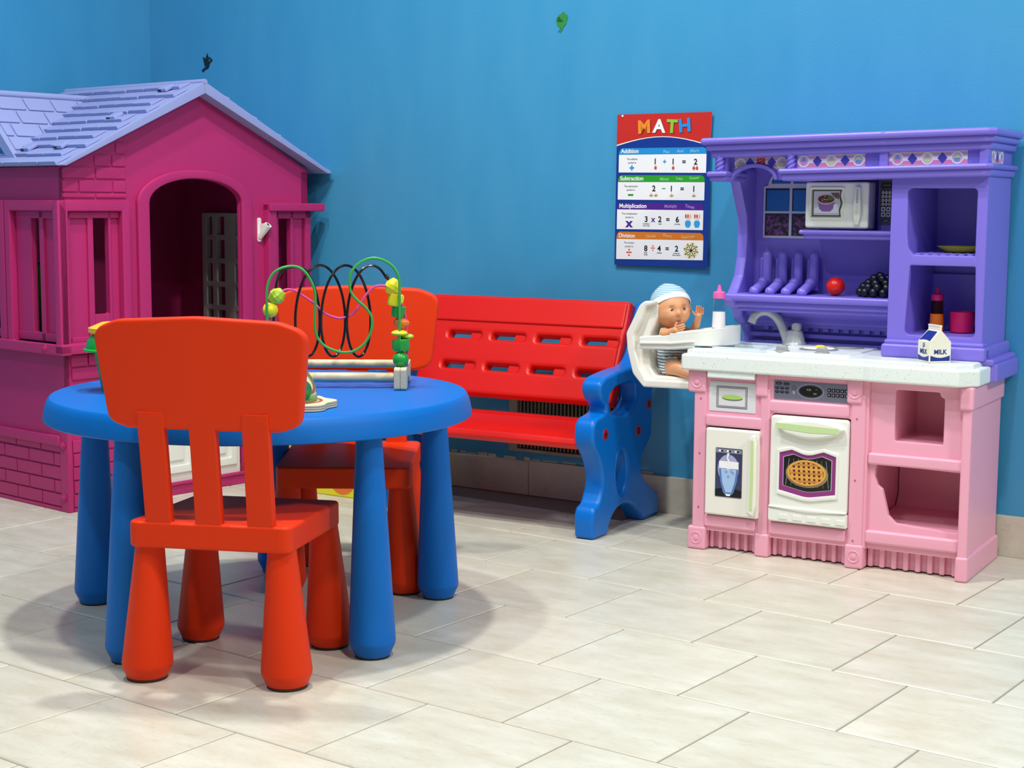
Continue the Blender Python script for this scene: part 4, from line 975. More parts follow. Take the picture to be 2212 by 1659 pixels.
for r in range(2):
    for c_ in range(2):
        b.plate(rr(.4043+.0125*c_, .8525-.0130*r, .4148+.0125*c_, .8635-.0130*r, .002), .0013, .0017, MKp, 0, mi=2); b.poly(ell(.4095+.0125*c_, .8580-.0130*r, .0028, .0026, 8), .0017, .0019, MKp, 1)
b.poly(ell(.4165, .8295, .0075, .0035, 20), .001, .0014, MKp, 1); b.poly(ell(.4165, .8297, .0060, .0025, 20), .0014, .0018, MKp, 3)
b.build('keypad', [mat('keypad_slate', '#4a4c6c', .4), DARK, mat('key_lt', '#dcdce4', .4), mat('lcd_dim', '#7d9a6a', .4)], K)

def kl(x, y, z=0):   # kitchen-local point in world space
    a = radians(3); return (-1.722+x*cos(a)-y*sin(a), 3.455+x*sin(a)+y*cos(a), z)
# ================================================================ things in and on the kitchen
t = thing('toy_fried_egg', 'toy fried egg with yellow yolk on the stove burner', 'toy food', kl(.288, .118, .5135), 0)
b = MB(); b.lathe([(0, 0), (.036, 0), (.0385, .0015), (.036, .0035), (.020, .0048), (0, .005)], Matrix.Diagonal((1.05, .92, 1, 1)), 32); b.build('egg_white', mat('egg_white', '#f4f3ea', .4), t)
b = MB(); b.lathe([(.0135, .003), (.0130, .0065), (.0100, .0085), (.005, .0095), (0, .0098)], T(.002, .004, 0), 24); b.build('yolk', mat('yolk', '#f6dc12', .35), t)
t = thing('toy_milk_carton', 'white toy milk carton with blue lettering on the kitchen countertop', 'toy food', kl(.5985, .022, .5080), 3+44)
MW_ = mat('carton_white', '#f3f0df', .45); BLP = mat('carton_blue', '#13318c', .4)
q = .0275
b = MB(); b.plate(rr(-q, -q, q, q, .002), 0, .0475, None, .001)
b.prism([(-q, .0472), (q, .0472), (.0022, .0740), (.0022, .0820), (.0032, .0828), (.0032, .0860), (-.0032, .0860), (-.0032, .0828), (-.0022, .0820), (-.0022, .0740)], -q, q, .0008, 0, Rz(90))
b.build('carton', MW_, t)
def face(b, M, w, small):
    b.poly([(-.0245, .004)]+[(.0245, .004), (.0245, .0165)]+[(.0245-.049*k/10, .0165-.0052*sin(pi*k/10)) for k in range(1, 10)]+[(-.0245, .0165)], 0, .0005, M, 0)
    b.text('MILK', .0108, 0, .0200, 0, .0006, M, 0, .03, sx=w)
MFm = MXZ(-q-.0001)
b = MB(); face(b, MFm, 1.0, 0)
ML_ = Matrix(((0, 0, -1, -q-.0001), (-1, 0, 0, 0), (0, 1, 0, 0), (0, 0, 0, 1)))
face(b, ML_, .98, 1)
b.plate(ell(.001, .0400, .005, .0052, 14), 0, .0005, ML_, 0, [ell(.001, .0400, .0043, .0045, 14)]); b.poly([(-.004, .0345), (.0005, .0345), (.003, .0375), (.003, .0430), (.0008, .0430), (.0008, .0385), (-.004, .036)], 0, .0005, ML_, 1)
sl2 = math.atan2(.0740-.0472, q-.0022)
Mt = Matrix(((0, cos(sl2), -sin(sl2), -q), (-1, 0, 0, 0), (0, sin(sl2), cos(sl2), .0472), (0, 0, 0, 1)))
b.poly([(-.0235, .003), (-.0120, .0055), (0, .0062), (.0120, .0055), (.0235, .003), (.0205, .0325), (-.0205, .0325)], .0006, .0012, Mt, 0)
b.build('print', [BLP, mat('cow_grey', '#55585c', .5)], t)
t = thing('toy_ball', 'small shiny red ball on the purple shelf', 'ball', kl(.297, .205, .6415), 0)
b = MB(); b.sph(.0235, T(0, 0, .0232), seg=32, rings=20); b.build('body', mat('ball_red', '#e0200e', .3, .6, 120, .12, 90), t)
t = thing('toy_grapes', 'bunch of black toy grapes on the purple shelf beside the column', 'toy food', kl(.403, .215, .6420), 0)
rnd = random.Random(11); GM = mat('grape_black', '#060c1c', .35)
cen = []
for lv, (n_, ra, zz) in enumerate(((12, .044, .0115), (10, .036, .023), (7, .028, .034), (5, .017, .0445), (2, .006, .051))):
    for k in range(n_):
        a = 2*pi*k/n_+lv*.5; cen.append((ra*cos(a)*1.05+(.004 if lv > 1 else 0), ra*sin(a)*.75, zz+rnd.uniform(-.001, .001)))
cen += [(.0, .0, .012), (.02, 0, .012), (-.02, 0, .012)]
b = MB(); b.sph(.0112, T(*cen[0]), seg=14, rings=8); g0 = b.build('grape', GM, t)
for c_ in cen[1:]:
    g = g0.copy(); COL.objects.link(g); g.parent = t; g.location = Vector(c_)-Vector(cen[0])
t = thing('toy_plate', 'yellow-green toy plate on the upper shelf of the purple column', 'plate', kl(.610, .19, .757), 0)
b = MB(); b.lathe([(0, .001), (.030, .0), (.042, .004), (.056, .013), (.0575, .0145), (.056, .0145), (.041, .006), (.028, .003), (0, .003)], Matrix.Diagonal((1, .9, 1, 1)), 40); b.build('body', mat('plate_green', '#c3cc1c', .4), t)
def bottle(nm, label, loc, fillc, capc, rad, h, body_c, bowl=True):
    t = thing(nm, label, 'toy bottle', loc, 0); k = h/.115
    b = MB(); b.lathe([(rad*.95, .0455*k), (rad*.86, .072*k), (rad*.84, .081*k), (rad*.80, .081*k), (rad*.82, .072*k), (rad*.91, .0465*k)], seg=28); b.build('bottle_body', CLEAR if body_c is None else body_c, t)
    b = MB(); b.lathe([(0, .0012*k), (rad*1.0, .0012*k), (rad*1.03, .004*k), (rad*.95, .0455*k), (0, .0455*k)], seg=28); b.build('liquid', fillc, t)
    b = MB(); b.lathe([(rad*.4, .080*k), (rad*.92, .080*k), (rad*.95, .083*k), (rad*.93, .095*k), (rad*.85, .0965*k), (rad*.42, .099*k), (rad*.30, .105*k), (rad*.24, .111*k), (rad*.20, .1145*k), (0, .1155*k)], seg=28); b.build('cap', capc, t)
    b = MB(); b.lathe([(0, -.0002), (rad*1.05, -.0002), (rad*1.06, .003), (rad*1.0, .0045), (0, .0045)], seg=28)
    return t, b
HOTP = mat('cap_pink', '#f268b6', .35)
t, b = bottle('doll_bottle', 'toy milk bottle with pink cap on the white high chair tray', (-1.699, 3.556, .5525), mat('milk_white', '#f6f3f4', .4), HOTP, .0165, .112, None); b.build('base_ring', HOTP, t)
t, b = bottle('doll_bottle', 'toy juice bottle with orange liquid and magenta cap in the lower purple niche', kl(.557, .19, .5655), mat('juice_orange', '#f07c12', .4), mat('cap_magenta', '#cc1c6c', .4), .0165, .107, mat('clear_amber', '#e8b48c', .06, trans=1.0)); b.build('base_ring', mat('cap_magenta', '#cc1c6c', .4), t)
t = thing('toy_cup', 'magenta toy cup in the lower niche beside the juice bottle', 'cup', kl(.617, .195, .5655), 0)
b = MB(); b.lathe([(0, 0), (.026, 0), (.0275, .002), (.029, .040), (.0295, .0415), (.0295, .049), (.0285, .0495), (.0275, .048), (.026, .004), (0, .003)], seg=36); b.build('body', mat('cup_magenta', '#d4145c', .4), t)

# ================================================================ math poster
t = thing('poster', 'MATH poster with four coloured sections pinned to the blue wall', 'poster', (-2.155, WY-.003, .696), 0)
PC = [lin_ for lin_ in ()]
PM = {k: mat('poster_'+k, v, .38) for k, v in dict(blue='#0f3590', red='#c8281c', white='#f2f4f6', cyan='#2590d4', green='#2c9c28', violet='#4f1c8a', orange='#d6781a', black='#16161a', ltcyan='#8fd0ee', ltgreen='#98dc98', ltviolet='#b890dc', ltorange='#f2bc7a', lorange='#f09024', lgreen='#8cc63c', lblue='#2b8fe0', greytxt='#6a6e74', darkred='#7a1010', apple='#d05040', vase='#3aa0e0', sandgold='#b8a070', pizza='#f0e8b8', pizzad='#7a7040', divred='#e0503c').items()}
keys = list(PM); PI_ = {k: i for i, k in enumerate(keys)}; PL = [PM[k] for k in keys]
def pq(cx, cy):
    yt = 125-.039*(cx-150); yb = 1535+.017*(cx-145)
    return ((cx-147)/888*.294, .42*(1-(cy-yt)/(yb-yt)))
def curl(v):   # the sheet hangs slightly off the wall at the bottom and right
    return (v.x, v.y-.006*(1-v.z/.42)-.004*v.x/.294, v.z)
b = MB(); N_ = 12
b.plate([(0, 0), (.294, 0), (.294, .42), (0, .42)], 0, .0008, MXZ(0), 0, mi=PI_['blue'], warp=curl, cuts=[.0245*i for i in range(1, 12)])
sheet = b.build('sheet', PL, t)
PW = MXZ(0); L0 = .0012
b = MB()
def pp(pts, c, l=0): b.poly([pq(*p) for p in pts], L0+.0003*l, L0+.0003*(l+1), PW, PI_[c], curl)
def pt(txt, cap, cx, cy, c, l=3, bold=0., align='CENTER', sx=1., rot=0):
    x, y = pq(cx, cy); b.text(txt, cap/1440*.42, x, y, L0+.0003*l, L0+.0003*(l+1), PW, PI_[c], bold, align, sx, rot, curl)
top_ = [(150, 127), (1043, 92), (1030, 400)]+[(1030-884*k/12, 402-(402-322)*sin(pi*k/12)-0+0*k) for k in range(1, 12)]+[(147, 412)]
pp([(p[0], p[1]+8) for p in [(150, 117), (1043, 82), (1030, 400)]]+[(1030-884*k/12, 408-(84)*sin(pi*k/12)+.8*k) for k in range(1, 12)]+[(147, 418)], 'white', 0)
pp([(150, 125), (1043, 90), (1030, 394)]+[(1030-884*k/12, 396-(80)*sin(pi*k/12)+.8*k) for k in range(1, 12)]+[(147, 406)], 'red', 1)
for ch, cx, cy, c, r_ in (('M', 413, 292, 'lorange', 3), ('A', 552, 284, 'white', -2), ('T', 672, 285, 'lgreen', -3), ('H', 798, 275, 'lblue', 5)):
    pt(ch, 122, cx+6, cy+6, 'darkred', 3, .05, sx=1.08, rot=r_); pt(ch, 122, cx, cy, c, 4, .05, sx=1.08, rot=r_)
secs = [('Addition', 'cyan', 'ltcyan', 438, 500, 665, 172, 1000, (('Plus', 628, 480, 0), ('And', 757, 472, 0), ('More', 892, 468, 5))),
        ('Subtraction', 'green', 'ltgreen', 690, 755, 920, 168, 990, (('Minus', 616, 735, 3), ('Less', 755, 728, -5), ('Fewer', 897, 722, 5))),
        ('Multiplication', 'violet', 'ltviolet', 950, 1012, 1198, 165, 985, (('Multiply', 680, 990, 2), ('Times', 858, 992, -8))),
        ('Division', 'orange', 'ltorange', 1222, 1292, 1482, 165, 992, (('Divide', 500, 1275, 4), ('Share', 655, 1268, -6), ('Separate', 850, 1275, 5)))]
for (nm, c, lc, ya, yb, yc, xa, xb, wd) in secs:
    sl = lambda x: -.022*(x-170)*(1 if ya < 600 else (.4 if ya < 900 else (0 if ya < 1200 else -.2)))
    pp([(xa, ya+40), (xa+12, ya+12), (xa+30, ya), (xb-30, ya+sl(xb)), (xb-6, ya+14+sl(xb)), (xb, ya+40+sl(xb)), (xb, yb+sl(xb)), (xa, yb)], c, 1)
    pp([(xa, yb), (xb, yb+sl(xb)), (xb, yc+sl(xb)*.3), (xa, yc)], 'white', 1)
    pt(nm, 40, xa+20, yb-16, 'white', 3, .032, 'LEFT', 1.0)
    for (tx, x_, y_, r_) in wd: pt(tx, 30, x_, y_, lc, 3, .01, sx=1.0, rot=r_)
def eq(items, y):
    for (tx, x_, c, cap) in items: pt(tx, cap, x_, y, c, 3, .03)
eq((('1', 524, 'black', 54), ('+', 613, 'cyan', 50), ('1', 693, 'black', 54), ('=', 795, 'black', 50), ('2', 903, 'black', 54)), 582)
eq((('2', 517, 'black', 54), ('1', 683, 'black', 54), ('=', 784, 'black', 50), ('1', 892, 'black', 54)), 836)
eq((('3', 451, 'black', 54), ('x', 517, 'violet', 56), ('2', 581, 'black', 54), ('=', 657, 'black', 50), ('6', 746, 'black', 54)), 1126)
eq((('8', 453, 'black', 54), ('4', 581, 'black', 54), ('=', 657, 'black', 50), ('2', 746, 'black', 54)), 1402)
for (l1, l2, x_, y_) in (('The addition', 'symbol is:', 303, 545), ('The subtraction', 'symbol is:', 296, 800), ('The multiplication', 'symbol is:', 288, 1058), ('The division', 'symbol is:', 290, 1333)):
    pt(l1, 17, x_, y_, 'greytxt', 3); pt(l2, 17, x_, y_+34, 'greytxt', 3)
pt('+', 66, 301, 652, 'cyan', 3, .05); pt('x', 84, 286, 1176, 'violet', 3, .05, sx=1.1)
pp([(500, 1369), (540, 1369), (540, 1378), (500, 1378)], 'divred', 2); pp(ell(520, 1354, 7, 7, 12), 'divred', 2); pp(ell(520, 1394, 7, 7, 12), 'divred', 2); pp([(594, 807), (627, 807), (627, 816), (594, 816)], 'green', 2)
pp([(268, 866), (320, 866), (320, 884), (268, 884)], 'green', 2)
pp([(264, 1410), (316, 1410), (316, 1424), (264, 1424)], 'divred', 2); pp(ell(291, 1392, 9, 9, 12), 'divred', 2); pp(ell(291, 1444, 9, 9, 12), 'divred', 2)
for x_ in (528, 695, 887, 916):
    y_ = 618; pp(ell(x_, y_, 13, 17, 14), 'apple', 2); pp([(x_-3, y_-16), (x_+1, y_-16), (x_+5, y_-26), (x_+1, y_-26)], 'black', 2)
for x_ in (493, 538, 686, 894):
    pp([(x_-22, 878), (x_, 862), (x_+22, 876), (x_, 893)], 'sandgold', 2); pp([(x_-1, 862), (x_+1, 862), (x_+1, 848), (x_-1, 848)], 'greytxt', 2)
for x_ in (845, 929):
    pp([(x_-25, 1120), (x_-16, 1110), (x_+16, 1110), (x_+26, 1122), (x_+28, 1146), (x_+16, 1176), (x_-16, 1176), (x_-28, 1146)], 'vase', 2)
    for dx, c in ((-20, 'apple'), (0, 'divred'), (22, 'ltorange')):
        pp([(x_+dx*.3-1, 1110), (x_+dx*.3+1, 1110), (x_+dx+1, 1080), (x_+dx-1, 1080)], 'greytxt', 2)
        pp(ell(x_+dx, 1068, 8, 20, 12), c, 3)
pp(ell(881, 1392, 70, 78, 36), 'pizza', 2)
for k in range(4):
    a = radians(k*45+15); pp([(881+70*cos(a)-3*sin(a), 1392+77*sin(a)+3*cos(a)), (881+70*cos(a)+3*sin(a), 1392+77*sin(a)-3*cos(a)), (881-70*cos(a)+3*sin(a), 1392-77*sin(a)-3*cos(a)), (881-70*cos(a)-3*sin(a), 1392-77*sin(a)+3*cos(a))], 'black', 3)
for k in range(8):
    a = radians(k*45+37); pp(ell(881+44*cos(a), 1392+48*sin(a), 8, 8, 8), 'pizzad', 3); pp(ell(881+58*cos(a+.25), 1392+62*sin(a+.25), 5, 5, 8), 'pizzad', 3)
for (tx, x_, y_) in (('FLOWERS IN', 452, 1150), ('EACH VASE', 452, 1168), ('VASES', 581, 1150), ('FLOWERS', 746, 1150), ('PIZZA', 453, 1424), ('SLICES', 453, 1442), ('FRIENDS', 583, 1424), ('SLICES FOR', 746, 1426), ('EACH FRIEND', 746, 1444)): pt(tx, 10, x_, y_, 'greytxt', 3, .02)
b.build('printed_panels', PL, t)
for (cx, cy) in ((200, 138), (1012, 112), (165, 1505), (1000, 1535)):
    x, y = pq(cx, cy); b = MB(); b.sph(.0035, Matrix.Translation((x, -.003, y)), sc=(1, .6, 1)); b.build('pin', mat('pin_clear', '#dfe3e6', .2), t)

# ================================================================ doll high chair hooked on the countertop
t = thing('doll_high_chair', 'white doll high chair seat hooked onto the left end of the countertop', 'doll chair', (-1.90, 3.50, .40), 0)
# local x forward (+x world), y away, z up; origin at the lower back edge
side = fillet([(.014, -.001, .01), (-.013, .031, .03), (-.028, .091, .04), (-.032, .133, .02), (-.013, .170, .03), (.004, .204, .03), (.010, .214, .01), (.052, .216, .012), (.050, .180, .03), (.030, .135, .04), (.024, .090, .03), (.030, .045, .02), (.042, .026, .01), (.158, .028, .004), (.158, .006, .004)], .01, 6)
MSd = Matrix(((1, 0, 0, 0), (0, 0, 1, 0), (0, 1, 0, 0), (0, 0, 0, 1)))
b = MB(); b.plate(side, .012, .155, MSd, .006, seg=2)
b.plate(fillet([(.018, -.004, .01), (-.014, .029, .03), (-.031, .091, .04), (-.035, .134, .02), (-.015, .172, .03), (.004, .210, .03), (.018, .219, .01), (.050, .221, .012), (.046, .212, .01), (.022, .205, .01), (.010, .170, .02), (-.012, .132, .02), (-.008, .090, .03), (.006, .045, .03), (.024, .016, .01), (.165, .018, .004), (.165, -.0005, .004)], .008, 6), -.004, .014, MSd, .004, seg=2)
b.plate(fillet([(.018, -.004, .01), (-.014, .029, .03), (-.031, .091, .04), (-.035, .134, .02), (-.015, .172, .03), (.004, .210, .03), (.018, .219, .01), (.050, .221, .012), (.046, .212, .01), (.022, .205, .01), (.010, .170, .02), (-.012, .132, .02), (-.008, .090, .03), (.006, .045, .03), (.024, .016, .01), (.165, .018, .004), (.165, -.0005, .004)], .008, 6), .153, .170, MSd, .004, seg=2)
b.box(.024, .048, .055, .115, .06, .19, .010, 0, None, 3)
b.build('seat_shell', IVORY, t)
b = MB()
arm = fillet([(.004, .0945), (.004, .127), (.10, .137), (.165, .1455), (.165, .105), (.09, .097)], .006, 4)
b.plate(arm, .160, .174, MSd, .004, seg=2); b.build('arm', WHITE, t); b = MB(); b.plate(arm, -.0065, .006, MSd, .004, seg=2)
b.plate(fillet([(.008, .108), (.008, .114), (.10, .118), (.165, .126), (.165, .120), (.10, .112)], .002), -.011, -.006, MSd, .002)
b.build('arm', WHITE, t)
b = MB()
def dsh(k=1., x0=.095):
    c_ = [(x0, -.008*k+.083*(1-k)), (.165, .083-.091*k)]+[(.165+.074*k*cos(radians(a)), .083+.091*k*sin(radians(a))) for a in range(-80, 81, 10)]+[(.165, .083+.091*k), (x0, .083+.091*k)]
    return c_+[(x0+.018, .130), (x0+.024, .083), (x0+.018, .036)]
wt_ = lambda v: (v.x, v.y, v.z+(v.x-.20)*.14)
b.plate(dsh(.985), .138, .150, None, .004, seg=2, warp=wt_)
b.plate(dsh(), .146, .156, None, .003, [[(.095+.012+(p[0]-.095)*.90, .083+(p[1]-.083)*.90) for p in dsh()]], seg=2, warp=wt_)
sk = [(.095, -.008)]+[(.165+.074*cos(radians(a)), .083+.091*sin(radians(a))) for a in range(-90, 91, 10)]+[(.095, .174), (.095, .162)]+[(.165+.062*cos(radians(a)), .083+.079*sin(radians(a))) for a in range(90, -91, -10)]+[(.095, .004)]
b.plate(sk, .112, .150, None, .003, seg=2, warp=lambda v: (v.x, v.y, v.z+((v.x-.20)*.14 if v.z > .13 else 0)))
b.build('tray', WHITE, t)
for y in (.015, .145):
    b = MB(); b.box(.190, .206, y+.0, y+.014, .1085, .140, .003); b.build('hook', WHITE, t)

# ================================================================ baby doll
def skin_mesh(name, nodes, edges, mats, parent, sub=2, extra=None, **kw):
    me = bpy.data.meshes.new(name); bm = bmesh.new(); sl = bm.verts.layers.skin.verify()
    vs = []
    for i, (p, r) in enumerate(nodes):
        v = bm.verts.new(p); v[sl].radius = (r, r) if not isinstance(r, tuple) else r; v[sl].use_root = (i == 0); vs.append(v)
    for a_, c_ in edges: bm.edges.new((vs[a_], vs[c_]))
    bm.to_mesh(me); bm.free()
    o = bpy.data.objects.new(name+'_tmp', me); COL.objects.link(o)
    sm = o.modifiers.new('s', 'SKIN'); sm.use_smooth_shade = True
    su = o.modifiers.new('u', 'SUBSURF'); su.levels = sub; su.render_levels = sub
    dg = bpy.context.evaluated_depsgraph_get(); dg.update()
    m2 = bpy.data.meshes.new_from_object(o.evaluated_get(dg)); bpy.data.objects.remove(o); bpy.data.meshes.remove(me)
    b = MB(); b.bm.from_mesh(m2); bpy.data.meshes.remove(m2)
    for f_ in b.bm.faces: f_.material_index = 0
    if extra: extra(b)
    return b.build(name, mats, parent, 80, **kw)
SKIN = mat('doll_skin', '#e5a578', .42, var=.03)
t = thing('baby_doll', 'baby doll in striped romper and blue hat sitting in the white high chair', 'doll', (-1.845, 3.575, .43), 0)
O = Vector((-1.845, 3.575, .43))
def D(x, y, z): return tuple(Vector((x, y, z))-O)
HC = Vector((-1.836, 3.560, .5985))-O
fa_ = math.atan2(-.66, .75)    # where the face looks, in plan
FZ = Matrix.Translation(HC) @ Matrix.Rotation(fa_+pi/2, 4, 'Z') @ Matrix.Rotation(radians(-4), 4, 'Y') @ Matrix.Scale(1.17, 4)   # local -y is the face
def headwarp(v):
    # v in metres round the head centre, face at -y
    x, y, z = v
    r = Vector((x, y, z))
    k = 1.0
    if z < 0: k = 1-.10*(min(1, -z/.04))**2
    x *= k*(1+.05*(1 if -.03 < z < 0 else 0)*(1-abs(z+.015)/.02 if abs(z+.015) < .02 else 0))
    if y < 0 and z < -.005: y *= .97
    # cheeks
    for sx in (-1, 1):
        d = (Vector((x, y, z))-Vector((sx*.021, -.034, -.018))).length
        if d < .022: y -= .0045*(1-(d/.022)**2); x += sx*.0015*(1-(d/.022)**2)
        d = (Vector((x, y, z))-Vector((sx*.0145, -.041, .001))).length
        if d < .010: y += .0035*(1-(d/.010)**2)
    d = math.hypot(x/.0065, (z+.0085)/.0075)
    if d < 1 and y < 0: y -= .0075*(1-d*d)
    d = math.hypot(x/.012, (z+.031)/.008)
    if d < 1 and y < 0: y -= .0035*(1-d*d)
    d = math.hypot(x/.009, (z+.0215)/.0035)
    if d < 1 and y < 0: y -= .0028*(1-d*d)
    d = math.hypot(x/.009, (z+.0265)/.003)
    if d < 1 and y < 0: y -= .0026*(1-d*d)
    return (x, y, z)
def add_head(b):
    h = bmesh.new(); bmesh.ops.create_uvsphere(h, u_segments=72, v_segments=48, radius=1)
    for v in h.verts:
        v.co = Vector(headwarp((v.co.x*.0405, v.co.y*.0435, v.co.z*.0475)))
    b._in(h, FZ, 0)
    for sx in (-1, 1):
        b.sph(.0085, FZ @ T(sx*.0405, .002, -.004) @ Ry(sx*14), sc=(.45, .8, 1.15))
        b.lathe([(.0035, -.0005), (.0065, .0015), (.0085, -.001)], FZ @ T(sx*.0425, -.001, -.003) @ Ry(sx*80) @ Matrix.Diagonal((1.2, .8, 1, 1)), 16)
    # fingers on both hands
    for (base, dirs, up_) in HANDS:
        for (dx, ln_, bend) in dirs:
            p0 = Vector(base[0])+Vector(base[1])*dx
            d0 = Vector(up_[0]).normalized(); d1 = (d0*cos(bend)+Vector(up_[1]).normalized()*sin(bend)); d2 = (d0*cos(bend*1.9)+Vector(up_[1]).normalized()*sin(bend*1.9))
            b.tube([p0-d0*.004, p0+d0*ln_*.4, p0+d0*ln_*.4+d1*ln_*.35, p0+d0*ln_*.4+d1*ln_*.35+d2*ln_*.2, p0+d0*ln_*.4+d1*ln_*.35+d2*ln_*.27], [.0030, .0029, .0027, .0022, .0010], seg=8)
hr = Vector(D(-1.7900, 3.497, .5490)); hl_ = Vector(D(-1.7700, 3.585, .5800))
HANDS = [
    ((hr+Vector((.004, 0, .001)), (0, .1, -1)), [(-.0085, .020, .35), (-.0030, .022, .45), (.0025, .021, .55), (.0080, .018, .65)], ((1, -.1, .25), (.1, .6, .3))),
    ((hr+Vector((-.003, 0, .004)), (0, 0, 0)), [(0, .017, .3)], ((.05, .1, 1), (.8, .2, 0))),
    ((hl_+Vector((.003, 0, .010)), (.85, .45, -.15)), [(-.0090, .017, .25), (-.0035, .019, .35), (.0022, .018, .40), (.0078, .015, .45)], ((.12, -.05, 1), (.35, -.9, -.1))),
    ((hl_+Vector((-.007, -.002, .001)), (0, 0, 0)), [(0, .015, .2)], ((-.75, -.1, .75), (.3, -.5, .4))),
]
body_nodes = [(D(-1.848, 3.575, .450), .030), (D(-1.846, 3.573, .490), .031), (D(-1.842, 3.570, .528), .027), (D(-1.838, 3.567, .553), .015),
    (D(-1.840, 3.535, .540), .014), (D(-1.832, 3.503, .534), .0125), (D(-1.806, 3.503, .543), .0105), (tuple(hr), .0095), (tuple(hr+Vector((.005, 0, .0025))), .0085),
    (D(-1.832, 3.603, .540), .014), (D(-1.800, 3.607, .534), .0125), (D(-1.782, 3.596, .556), .0105), (tuple(hl_), .0085), (tuple(hl_+Vector((.004, -.002, .008))), .0095),
    (D(-1.838, 3.545, .446), .024), (D(-1.800, 3.525, .450), .022), (D(-1.765, 3.518, .440), .018), (D(-1.745, 3.514, .433), .014), (D(-1.742, 3.512, .447), .010),
    (D(-1.838, 3.605, .446), .024), (D(-1.800, 3.622, .450), .022), (D(-1.765, 3.628, .440), .018), (D(-1.745, 3.630, .433), .014), (D(-1.742, 3.632, .447), .010)]
body_edges = [(0, 1), (1, 2), (2, 3), (2, 4), (4, 5), (5, 6), (6, 7), (7, 8), (2, 9), (9, 10), (10, 11), (11, 12), (12, 13), (0, 14), (14, 15), (15, 16), (16, 17), (17, 18), (0, 19), (19, 20), (20, 21), (21, 22), (22, 23)]
skin_mesh('doll_body', body_nodes, body_edges, [SKIN], t, 2, add_head)
# face details
for sx in (-1, 1):
    b = MB(); M = FZ @ T(sx*.0145, -.0372, .001)
    b.sph(.0053, M, 0, sc=(1, .48, .58)); b.sph(.0040, M @ T(0, -.0006, .0), 1, sc=(1, .60, .84)); b.sph(.0017, M @ T(0, -.0021, .0), 2, sc=(1, .5, 1)); b.sph(.0007, M @ T(-.001, -.0029, .0012), 0)
    b.build('eye', [mat('eye_white', '#f0ece4', .2), mat('eye_iris', '#5d4630', .15), mat('eye_pupil', '#0c0a0a', .1)], t)
    b = MB(); b.tube([FZ @ Vector((sx*(.0085+.003*k), -.0425+.0012*k*k*.35, .0090+.0012*sin(pi*k/4))) for k in range(5)], [.0003, .0006, .0007, .0006, .0002], seg=6); b.build('eyebrow', mat('brow', '#b07a50', .6), t)
b = MB(); b.sph(.0056, FZ @ T(0, -.0432, -.0222), sc=(1, .36, .26)); b.sph(.0044, FZ @ T(0, -.0426, -.0258), sc=(1, .40, .30)); b.build('mouth', mat('lips', '#c4584e', .35), t)
# romper with stripes
st = bpy.data.materials.new('striped_knit'); st.use_nodes = True; nt = st.node_tree
tc = nt.nodes.new('ShaderNodeTexCoord'); sxyz = nt.nodes.new('ShaderNodeSeparateXYZ'); nt.links.new(tc.outputs['Object'], sxyz.inputs[0])
mlt = nt.nodes.new('ShaderNodeMath'); mlt.operation = 'MULTIPLY'; mlt.inputs[1].default_value = 135
nz = nt.nodes.new('ShaderNodeTexNoise'); nz.inputs['Scale'].default_value = 20; nt.links.new(tc.outputs['Object'], nz.inputs['Vector'])
m3 = nt.nodes.new('ShaderNodeMath'); m3.operation = 'MULTIPLY_ADD'; m3.inputs[1].default_value = 1.2; nt.links.new(nz.outputs['Fac'], m3.inputs[0])
nt.links.new(sxyz.outputs['Z'], mlt.inputs[0]); nt.links.new(mlt.outputs[0], m3.inputs[2])
fr = nt.nodes.new('ShaderNodeMath'); fr.operation = 'FRACT'; nt.links.new(m3.outputs[0], fr.inputs[0])
cr = nt.nodes.new('ShaderNodeValToRGB'); cr.color_ramp.interpolation = 'CONSTANT'; cr.color_ramp.elements[0].color = lin('#eef3f2'); cr.color_ramp.elements[1].position = .58; cr.color_ramp.elements[1].color = lin('#5c7f8e')
nt.links.new(fr.outputs[0], cr.inputs[0]); nt.links.new(cr.outputs[0], nt.nodes['Principled BSDF'].inputs['Base Color']); nt.nodes['Principled BSDF'].inputs['Roughness'].default_value = .9
rn = [(D(-1.846, 3.575, .448), .041), (D(-1.844, 3.573, .490), .041), (D(-1.842, 3.570, .530), .031), (D(-1.840, 3.569, .546), .018),
      (D(-1.840, 3.537, .540), .0165), (D(-1.834, 3.512, .5355), .016), (D(-1.832, 3.601, .540), .0165), (D(-1.815, 3.606, .536), .016),
      (D(-1.838, 3.545, .448), .029), (D(-1.818, 3.533, .451), .0275), (D(-1.838, 3.605, .448), .029), (D(-1.818, 3.614, .451), .0275)]
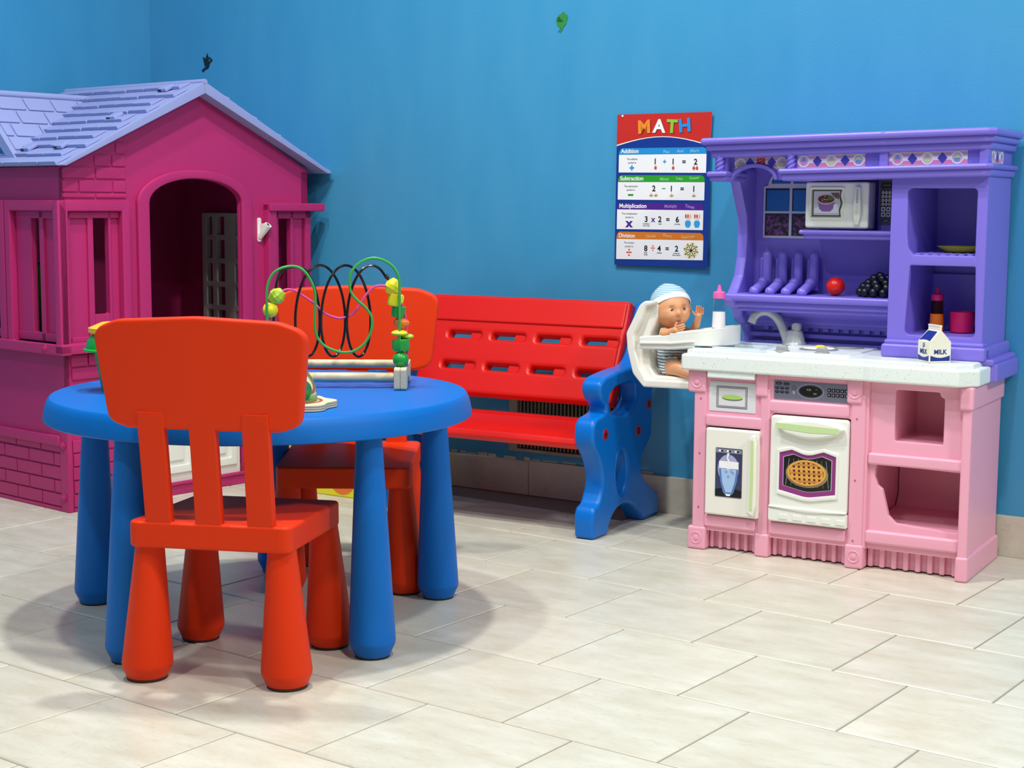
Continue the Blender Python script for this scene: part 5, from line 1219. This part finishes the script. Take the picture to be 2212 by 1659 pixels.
skin_mesh('romper', rn, [(0, 1), (1, 2), (2, 3), (2, 4), (4, 5), (2, 6), (6, 7), (0, 8), (8, 9), (0, 10), (10, 11)], [st], t, 2)
# hat
hk = bpy.data.materials.new('hat_knit'); hk.use_nodes = True; nt = hk.node_tree
tc = nt.nodes.new('ShaderNodeTexCoord'); sxyz = nt.nodes.new('ShaderNodeSeparateXYZ'); nt.links.new(tc.outputs['Object'], sxyz.inputs[0])
mlt = nt.nodes.new('ShaderNodeMath'); mlt.operation = 'MULTIPLY'; mlt.inputs[1].default_value = 190; nt.links.new(sxyz.outputs['Z'], mlt.inputs[0])
fr = nt.nodes.new('ShaderNodeMath'); fr.operation = 'FRACT'; nt.links.new(mlt.outputs[0], fr.inputs[0])
cr = nt.nodes.new('ShaderNodeValToRGB'); cr.color_ramp.elements[0].color = lin('#8fb9cf'); cr.color_ramp.elements[1].color = lin('#c3dbe2'); cr.color_ramp.elements[0].position = .35; cr.color_ramp.elements[1].position = .65
nt.links.new(fr.outputs[0], cr.inputs[0]); nt.links.new(cr.outputs[0], nt.nodes['Principled BSDF'].inputs['Base Color']); nt.nodes['Principled BSDF'].inputs['Roughness'].default_value = .95
HT = FZ @ Matrix.Rotation(radians(-33), 4, 'X') @ T(0, .001, -.001)
b = MB()
def hatw(v): return v
prof_h = [(.0445, .010), (.0450, .018), (.0425, .030), (.036, .042), (.027, .051), (.018, .058), (.010, .063), (.004, .065), (0, .0655)]
b.lathe([(r*1.0, z) for r, z in prof_h], HT @ Matrix(((.98, 0, 0, 0), (0, 1.05, .10, 0), (0, 0, 1, 0), (0, 0, 0, 1))), 40)
b.tube([HT @ Vector(p) for p in ((0, .008, .058), (.006, .010, .060), (.013, .012, .056), (.017, .013, .049))], [.008, .0075, .006, .003], seg=12)
hat = b.build('hat', hk, t, 60)
b = MB(); b.lathe([(.0440, .004), (.0460, .005), (.0468, .0115), (.0455, .018), (.0435, .018)], HT @ Matrix(((.98, 0, 0, 0), (0, 1.05, .10, 0), (0, 0, 1, 0), (0, 0, 0, 1))), 40); b.build('hat_band', mat('hat_band', '#f0f3f4', .9), hat, 60)
